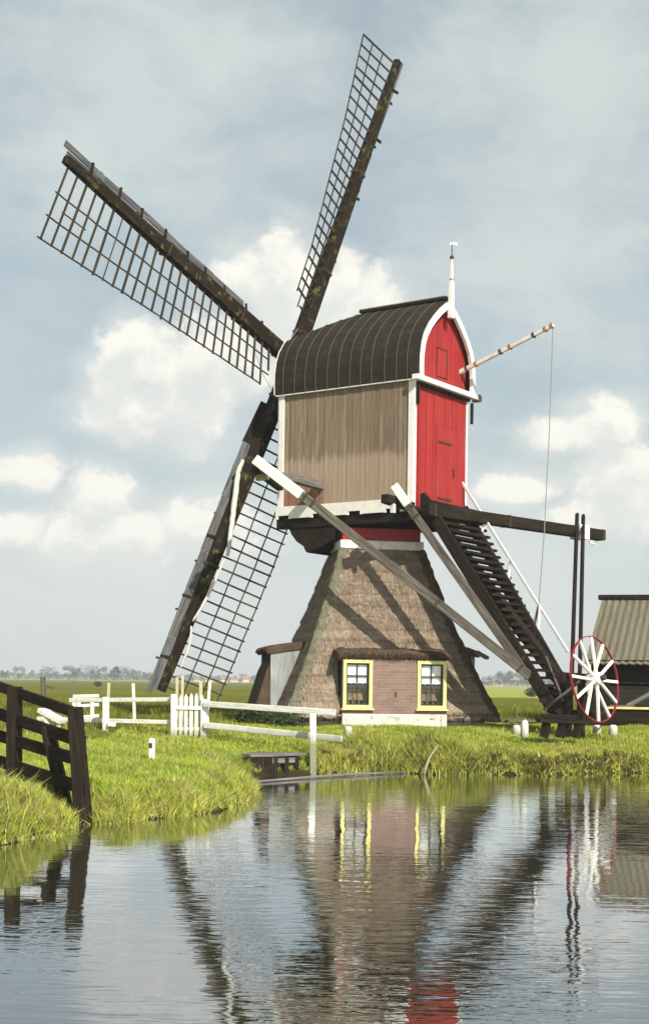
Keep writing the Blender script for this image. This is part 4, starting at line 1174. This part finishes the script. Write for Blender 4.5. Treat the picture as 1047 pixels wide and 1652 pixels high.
# stakes in the meadow
def stake(px, y0, y1, Y, w, label, mat='white_old', dx=0, extra=None):
    b = at(px, y1, Y); z = gz(b.x, b.y)
    o = empty('stake', (b.x, b.y, z), label, 'stake', 'stakes in the meadow')
    MB().beam(Vector((b.x, b.y, min(z, b.z)-.05)), at(px+dx, y0, Y), w, w*.8, Vector((0, 1, 0))).build('pole', M[mat], o)
    if extra: MB().beam(at(px-3, (y0*2+y1)/3, Y), at(px+16, (y0*2+y1)/3+3, Y), .05, .06).build('crossbar', M[mat], o)
    return o
stake(71, 1092, 1140, 33, .10, 'dark brown stake with a crossbar above the dark timber fence', 'brace', -2, True)
stake(119, 1098, 1124, 44, .07, 'pale stake in the meadow right above the small white hurdle')
stake(173, 1102, 1122, 30, .06, 'yellowish leaning stake standing over the thick white fence post', 'straw', 3)
stake(218, 1103, 1162, 31, .065, 'thin white stake behind the rails between thick post and gate', dx=-3)
stake(286, 1093, 1124, 30, .055, 'pale stake just above the left side of the picket gate', 'straw')
stake(294, 1090, 1128, 30, .055, 'second pale stake above the left half of the picket gate', 'straw', 1)
stake(325, 1099, 1134, 29, .065, 'upright yellowish stake just above the right gate post', 'straw', -1)
stake(332, 1101, 1132, 28.6, .055, 'white stake leaning right, above the right gate post', dx=7)

# ------------------------------------------------------------------ landing stage and floating pole
ja = at(391, 1222, 24.9); jb = at(503, 1226, 25.9)
jet = empty('landing_stage', (ja.x+.6, 25.4, 0), 'low dark plank landing stage at the water edge beside the white fence post', 'landing stage')
dj = (jb-ja); dj.z = 0; dj.normalize(); nj = Vector((dj.y, -dj.x, 0))
MB().box((ja+jb)/2 - nj*.28 + Zv*(.36-(ja.z+jb.z)/2), dj*1.26, nj*.62, Zv*.05).build('deck', M['grey_wood'], jet, bevel=.008)
m = MB()
for i in range(7):
    p = ja + dj*(.04+.098*i); m.box(Vector((p.x, p.y, .09)), Zv*.50, dj*.092, nj*.035)
m.build('sheet_boards', M['dark_wood'], jet)
MB().box(Vector((ja.x, ja.y, 0)) + dj*.98 - nj*.35 + Zv*.12, dj*.50, nj*.03, Zv*.38).build('back_board', M['brace'], jet)
for f_ in (.72, .97, 1.2): 
    p = ja + dj*f_; MB().tube([Vector((p.x, p.y, -.4)), Vector((p.x, p.y, .33))], .055, 10).build('pile', M['dark_wood'], jet, smooth=True)
MB().box(Vector((ja.x, ja.y, .26)) + dj*.95, dj*.6, nj*.05, Zv*.09).build('front_rail', M['grey_wood'], jet)
pl_ = [onz(400, 1263, .02), onz(470, 1257, .025), onz(560, 1250.5, .03), onz(655, 1246, .03)]
tag(MB().tube(pl_, [.018, .024, .026, .014], 7).build('floating_pole', M['grey_wood'], smooth=True), 'long thin grey pole floating on the water along the reeds', 'pole')
bs = [at(684, 1252, 26.0), at(686, 1240, 26.0), at(692, 1224, 26.1), at(706, 1203, 26.3)]
tag(MB().tube(bs, [.03, .028, .022, .014], 7).build('bent_stick', wood('stick_wood', (.2, .17, .1), (.36, .32, .2), (.5, .46, .32)), smooth=True), 'pale bent stick leaning right out of the water below the right window', 'stick')

# ------------------------------------------------------------------ distant trees, bushes and houses
def m_leaf(nm, c0, c1):
    n = NT(nm); a = n.noise(n.coord('Object'), .7, 4, .7); n.base(n.ramp(a, [(.3, c0), (.7, c1)]), .8, .1); return n.m
LV = [m_leaf('dark_leaves', (.018, .030, .012), (.05, .075, .025)), m_leaf('mid_leaves', (.03, .045, .015), (.075, .10, .03))]
BK = wood('bark', (.03, .025, .018), (.07, .055, .04), (.12, .10, .08))
def tree_proto(h, wd, mat, seed, trunk=.3):
    r_ = random.Random(seed); nr = np.random.default_rng(seed)
    o = empty('tree', (0, 0, 0))
    m = MB(); m.tube([(0, 0, -.2), (.05*h*.1, 0, h*trunk), (0, .02*h, h*.7)], [h*.035, h*.025, h*.008], 7)
    for i in range(5):
        a = r_.uniform(0, 6.28); m.tube([(0, 0, h*(trunk+.05*i)), (math.cos(a)*wd*.3, math.sin(a)*wd*.3, h*(trunk+.25+.05*i))], [h*.014, h*.004], 5)
    m.build('trunk', BK, o)
    cl = []
    for i in range(15):
        a = r_.uniform(0, 6.28); q = r_.random()**.6; z = h*(trunk*.7 + (1-trunk*.7)*r_.uniform(.12, .9)); rad = wd/2*(1-abs((z/h-.55))*1.1)
        cl.append((math.cos(a)*rad*q, math.sin(a)*rad*q, z, wd*r_.uniform(.13, .24)))
    vs, fs = [], []
    for (cx, cy, cz, cr) in cl:
        k = 75; v_ = nr.normal(size=(k, 3)); v_ /= np.linalg.norm(v_, axis=1)[:, None]; v_ *= cr*nr.random((k, 1))**.35; v_[:, 2] *= .8
        for p in v_:
            c = np.array([cx, cy, cz])+p; a = nr.normal(size=3); a /= np.linalg.norm(a); b = np.cross(a, nr.normal(size=3)); b /= np.linalg.norm(b); s_ = h*.032*nr.uniform(.6, 1.4)
            i0 = len(vs); vs += [c-a*s_, c-b*s_*.6, c+a*s_, c+b*s_*.6]; fs.append((i0, i0+1, i0+2, i0+3))
    me = bpy.data.meshes.new('crown'); me.from_pydata([tuple(v) for v in vs], [], fs); me.materials.append(mat)
    c = bpy.data.objects.new('crown', me); COL.objects.link(c); c.parent = o
    return o
protos = [tree_proto(8, 7, LV[0], 1, .18), tree_proto(7, 8, LV[1], 2, .12), tree_proto(9, 6, LV[0], 3, .2), tree_proto(6, 8.5, LV[1], 4, .08)]
used = [False]*4; tn = 0
def far_tree(px, py_top, Y, kind, label, group, wide=1.0, py_b=None):
    global tn
    b = at(px, 1100, Y); hgt = at(px, py_top, Y).z - .6; base_h = (8, 7, 9, 6)[kind]
    if not used[kind]: o = protos[kind]; used[kind] = True
    else: o = copy_tree(protos[kind], None)
    o.location = (b.x, Y, .6); s_ = hgt/base_h; o.scale = (s_*wide, s_*wide, s_); o.rotation_euler.z = tn*1.3; tn += 1
    tag(o, label, 'tree', group)
LT = 'hazy grey green tree in the distant row on the left horizon'
spots = [(8, 1080), (30, 1078), (52, 1082), (74, 1077), (92, 1082), (112, 1077), (124, 1079), (139, 1074), (154, 1078), (170, 1078), (184, 1076), (196, 1077), (208, 1077), (220, 1084), (232, 1085), (244, 1086)]
for i, (px, pt) in enumerate(spots): far_tree(px, pt-1, 640 + 90*((i*7) % 5), i % 4, LT, 'row of trees on the left horizon', 1.15)
for i, px in enumerate((262, 286, 305, 352, 392, 408)): far_tree(px, 1088 + (i % 2)*2, 900+40*i, (i+1) % 4, 'small hazy tree by the distant village between sail and mill', 'trees by the distant village', 1.2)
for px, pt, k, w_ in ((813, 1078, 0, 1.2), (798, 1090, 3, 1.2), (834, 1087, 1, 1.3), (851, 1090, 2, 1.2), (868, 1092, 3, 1.3), (784, 1093, 1, 1.2), (890, 1093, 0, 1.3)):
    lab = {813: 'tallest round tree of the distant clump right of the mill', 798: 'low tree at the left foot of the tallest distant tree right of the mill', 784: 'low distant tree touching the right edge of the thatched base'}.get(px, 'hazy tree of the distant clump behind the mill stairs')
    far_tree(px, pt, 700, k, lab, 'distant clump right of the mill', w_)
def far_mass(name, label, x0p, x1p, Y, top, base_, cnt, seed, mat):
    nr = np.random.default_rng(seed); vs = []; fs = []
    for i in range(cnt):
        px = nr.uniform(x0p, x1p); b = at(px, 1100, Y + nr.uniform(-20, 20)); tz = (top+1.5*math.sin(px*.11)+1.1*math.sin(px*.37))*Y/F
        c = np.array([b.x, b.y, .6 + max(.3, tz)*nr.random()]); s_ = nr.uniform(.35, .9); a = nr.normal(size=3); a /= np.linalg.norm(a); bb = np.cross(a, nr.normal(size=3)); bb /= np.linalg.norm(bb)
        i0 = len(vs); vs += [c-a*s_, c-bb*s_*.7, c+a*s_, c+bb*s_*.7]; fs.append((i0, i0+1, i0+2, i0+3))
    fast_mesh(name, np.array(vs), np.array(fs), mat, kind='stuff', label=label, cat='woodland')
far_mass('distant_woodland', 'low hazy hedge line along the whole horizon', -60, 1110, 980, 9, 0, 9000, 5, LV[1])
# village houses
HR_ = NT('far_red_roof').base((.42, .15, .10), .8, .1); HW_ = NT('far_pale_wall').base((.62, .55, .48), .9, .1)
hs = [(318, 9, 6, 'leftmost pale red roofed house of the tiny distant village'), (338, 11, 7, 'wide red roofed house in the distant village, second from the left'), (362, 9, 8, 'red roofed village house just right of the sail tip'), (378, 12, 7, 'broad pale village house with a red roof, nearer the mill'), (397, 10, 10, 'tallest red roofed village house, beside the thatched base'), (803, 16, 6, 'long low pale farmhouse at the foot of the distant trees right of the mill'), (770, 9, 6, 'small distant house peeping from behind the thatch at the right')]
for (px, wpx, hpx, lab) in hs:
    Y = 860; b = at(px, 1100, Y); w = wpx*Y/F; h_ = hpx*Y/F; o = empty('house', (b.x, Y, .6), lab, 'house', 'distant houses')
    c = Vector((b.x, Y, .6))
    MB().box(c + Zv*h_*.25, (w, 0, 0), (0, 6, 0), (0, 0, h_*.5)).build('wall', HW_, o)
    MB().prism([c + Vector((-w*.55, -3.4, h_*.5)), c + Vector((-w*.55, 3.4, h_*.5)), c + Vector((-w*.48, 0, h_*1.0))], (w*1.1, 0, 0)).build('roof', HR_, o, fix=True)
# single bushes in the meadow
def bush(px, py, Y, h_, w_, label):
    b = at(px, py, Y); z = .6; o = empty('bush', (b.x, Y, z), label, 'bush'); nr = np.random.default_rng(int(px)); vs, fs = [], []
    for i in range(420):
        p = nr.normal(size=3); p /= np.linalg.norm(p); p *= nr.random()**.4; c = np.array([b.x, Y, z]) + np.array([p[0]*w_/2*(1+.2*math.sin(i)), p[1]*w_/2, h_*.5 + p[2]*h_*.5]); a = nr.normal(size=3); a /= np.linalg.norm(a); bb = np.cross(a, nr.normal(size=3)); bb /= np.linalg.norm(bb); s_ = h_*.09
        i0 = len(vs); vs += [c-a*s_-np.array([b.x, Y, z]), c-bb*s_*.7-np.array([b.x, Y, z]), c+a*s_-np.array([b.x, Y, z]), c+bb*s_*.7-np.array([b.x, Y, z])]; fs.append((i0, i0+1, i0+2, i0+3))
    me = bpy.data.meshes.new('foliage'); me.from_pydata([tuple(v) for v in vs], [], fs); me.materials.append(LV[0]); c = bpy.data.objects.new('foliage', me); COL.objects.link(c); c.parent = o
    MB().tube([(b.x, Y, z-.1), (b.x+.02, Y, z+h_*.6)], [.05, .02], 6).build('stem', BK, o)
bush(158, 1108, 180, .75, 1.1, 'small lone dark bush out in the meadow on the left')
bush(858, 1117, 120, .85, 1.2, 'dark round bush in the light field left of the mill stairs')
bush(412, 1175, 31.2, .55, 1.0, 'dark bush at the foot of the left side dormer, behind the white rails')
bush(458, 1180, 30.9, .40, .9, 'low dark bush under the thatch, behind the white fence and left of the plinth')

# ------------------------------------------------------------------ world: Nishita sky with cloud layers at infinity, one sun
SUN_EL, SUN_AZ = 36.0, 28.0       # azimuth: degrees to the right of straight behind the camera
sdir = Vector((math.sin(R_(SUN_AZ))*math.cos(R_(SUN_EL)), -math.cos(R_(SUN_AZ))*math.cos(R_(SUN_EL)), math.sin(R_(SUN_EL))))
w = bpy.data.worlds.new('World'); S.world = w; w.use_nodes = True; nt_ = w.node_tree
class WN_(NT):
    def __init__(s): s.t = nt_
n = WN_()
bg = nt_.nodes['Background']
sky = nt_.nodes.new('ShaderNodeTexSky'); sky.sky_type = 'NISHITA'; sky.sun_disc = False; sky.sun_elevation = R_(SUN_EL)
sky.sun_rotation = math.atan2(sdir.x, sdir.y); sky.air_density = 1.0; sky.dust_density = 2.0; sky.ozone_density = 1.0
tc = nt_.nodes.new('ShaderNodeTexCoord'); gen = tc.outputs['Generated']
def mapped(sc, loc=(0, 0, 0)):
    mp = nt_.nodes.new('ShaderNodeMapping'); mp.inputs['Scale'].default_value = sc; mp.inputs['Location'].default_value = loc; nt_.links.new(gen, mp.inputs['Vector']); return mp.outputs['Vector']
fine = n.noise(mapped((1, 1, 1.2)), 42, 9, .62, .15); mid_ = n.noise(mapped((1, 1, 1.9)), 17, 8, .62, .3); big = n.noise(mapped((1, 1, 2.4), (3.1, 1.7, .4)), 6.5, 6, .58, .2)
def dirof(px, py): d = at(px, py, 1.0) - Vector((0, 0, EYE)); return d.normalized()
def blob(px, py, r_px, stretch=1.0, vec=None):
    """soft round patch of cloud around a fixed direction of the sky"""
    d = dirof(px, py)
    sub = nt_.nodes.new('ShaderNodeVectorMath'); sub.operation = 'SUBTRACT'; nt_.links.new(vec or gen, sub.inputs[0]); sub.inputs[1].default_value = d
    mp = nt_.nodes.new('ShaderNodeVectorMath'); mp.operation = 'MULTIPLY'; mp.inputs[1].default_value = (1, 1, stretch); nt_.links.new(sub.outputs[0], mp.inputs[0])
    ln = nt_.nodes.new('ShaderNodeVectorMath'); ln.operation = 'LENGTH'; nt_.links.new(mp.outputs[0], ln.inputs[0])
    q = n.math('SUBTRACT', 1.0, n.math('DIVIDE', ln.outputs['Value'], r_px/F))
    return q
def union(lst):
    a = lst[0]
    for b in lst[1:]: a = n.math('MAXIMUM', a, b)
    return a
def ss(v, lo, hi):
    x = nt_.nodes.new('ShaderNodeMapRange'); x.interpolation_type = 'SMOOTHSTEP'; x.inputs['From Min'].default_value = lo; x.inputs['From Max'].default_value = hi; nt_.links.new(v, x.inputs['Value']); return x.outputs[0]
# heaped bright clouds
CUM = [(455, 450, 80), (400, 445, 55), (480, 425, 45), (535, 480, 75), (600, 500, 70), (470, 520, 80), (215, 570, 62), (270, 590, 65), (190, 610, 60), (330, 600, 90), (400, 580, 60),
       (215, 660, 85, 1.4), (310, 655, 80), (160, 800, 60), (125, 870, 75, 1.5), (220, 870, 125, 2.2), (330, 850, 110, 2.0), (50, 760, 60, 1.6), (30, 850, 60, 2.0), (970, 690, 80, 1.6), (1015, 780, 90), (900, 700, 60, 2.0), (830, 790, 80, 2.8), (960, 830, 80, 2.2)]
cum = union([blob(b[0], b[1], b[2], b[3] if len(b) > 3 else 1.0) for b in CUM])
edge = n.math('MULTIPLY', n.math('SUBTRACT', fine, .5), 2.0)
cm = ss(n.math('ADD', cum, edge), -.05, .48)
# the same clouds sampled a little towards the sun: mass there shades this side
sh_ = nt_.nodes.new('ShaderNodeVectorMath'); sh_.operation = 'ADD'; nt_.links.new(gen, sh_.inputs[0]); sh_.inputs[1].default_value = (.006, 0, .017)
def nz(vec, sc, scale, det):
    mp = nt_.nodes.new('ShaderNodeMapping'); mp.inputs['Scale'].default_value = sc; nt_.links.new(vec, mp.inputs['Vector']); return n.noise(mp.outputs['Vector'], scale, det, .62, .15)
cum2 = union([blob(b[0], b[1], b[2], b[3] if len(b) > 3 else 1.0, sh_.outputs[0]) for b in CUM])
cm2 = ss(n.math('ADD', cum2, n.math('MULTIPLY', n.math('SUBTRACT', nz(sh_.outputs[0], (1, 1, 1.2), 42, 9), .5), 2.0)), .0, .75)
cm_soft = ss(n.math('ADD', cum, n.math('MULTIPLY', n.math('SUBTRACT', mid_, .5), 1.2)), -.6, .6)
# thin high veil
vl = union([blob(190, 150, 210, 1.2), blob(330, 90, 180, 1.4), blob(120, 240, 150, 1.3), blob(900, 120, 220), blob(880, 420, 220, 1.6), blob(250, 980, 300, 2.2), blob(800, 900, 300, 2.0)])
vm = n.math('ADD', n.math('MULTIPLY', n.math('ADD', vl, .25), .55), n.math('MULTIPLY', n.math('SUBTRACT', mid_, .5), 1.3))
vm = ss(vm, -.25, .75)
vb = ss(big, .35, .7)
skyc = n.mix(1.0, sky.outputs[0], (1.0, 1.0, 1.0), 'MULTIPLY')
grey = (5.0, 5.95, 5.85); pale = (7.2, 7.55, 7.2); white = (10.0, 9.7, 8.8); shade = (6.9, 7.1, 6.95)
c = n.mix(.56, skyc, grey)
spw = nt_.nodes.new('ShaderNodeSeparateXYZ'); nt_.links.new(gen, spw.inputs[0])
c = n.mix(n.math('MULTIPLY', ss(spw.outputs['Z'], .20, -.02), .62), c, (7.4, 7.8, 7.8))
c = n.mix(n.math('MULTIPLY', vb, .30), c, pale)
c = n.mix(n.math('MULTIPLY', vm, .62), c, (7.2, 7.65, 7.25))
c = n.mix(n.math('MULTIPLY', cm_soft, .75), c, (7.6, 7.8, 7.4))
cc = n.mix(n.math('MULTIPLY', cm2, .85), white, n.mix(ss(mid_, .3, .7), shade, pale))
c = n.mix(n.math('MULTIPLY', cm, .86), c, cc)
nt_.links.new(c, bg.inputs['Color']); bg.inputs['Strength'].default_value = .083

sl = bpy.data.lights.new('sun', 'SUN'); sl.energy = 4.8; sl.angle = R_(.53); sl.color = (1, .95, .86)
so = bpy.data.objects.new('sun', sl); COL.objects.link(so); so.rotation_euler = (-sdir).to_track_quat('-Z', 'Y').to_euler(); so.location = (20, -20, 40)

# ------------------------------------------------------------------ air
if True:
    hz = MB().box((0, 800, 25.0), (3400, 0, 0), (0, 2200, 0), (0, 0, 56)).build('haze', NT('haze_air').m, fix=True)
    tag(hz, 'thin pale summer haze over the fields', 'haze', None, 'stuff')
    hm = hz.data.materials[0]; t_ = hm.node_tree; t_.nodes.clear(); o_ = t_.nodes.new('ShaderNodeOutputMaterial'); pv = t_.nodes.new('ShaderNodeVolumePrincipled')
    pv.inputs['Color'].default_value = (.93, .97, 1, 1); pv.inputs['Density'].default_value = .0006; pv.inputs['Anisotropy'].default_value = 0
    t_.links.new(pv.outputs[0], o_.inputs['Volume'])

# ------------------------------------------------------------------ camera
cam = bpy.data.cameras.new('camera'); co = bpy.data.objects.new('camera', cam); COL.objects.link(co); S.camera = co
cam.sensor_fit = 'HORIZONTAL'; cam.sensor_width = 36; cam.lens = 36*F/1047; cam.shift_y = (HZ-826)/1047; cam.clip_start = .1; cam.clip_end = 6000
co.matrix_world = Matrix.Translation((0, 0, EYE)) @ Matrix.Rotation(math.pi/2, 4, 'X') @ Matrix.Rotation(ROLL, 4, 'Z')
vs_ = S.view_settings; vs_.view_transform = 'Standard'; vs_.look = 'None'; vs_.exposure = .38; vs_.gamma = 1
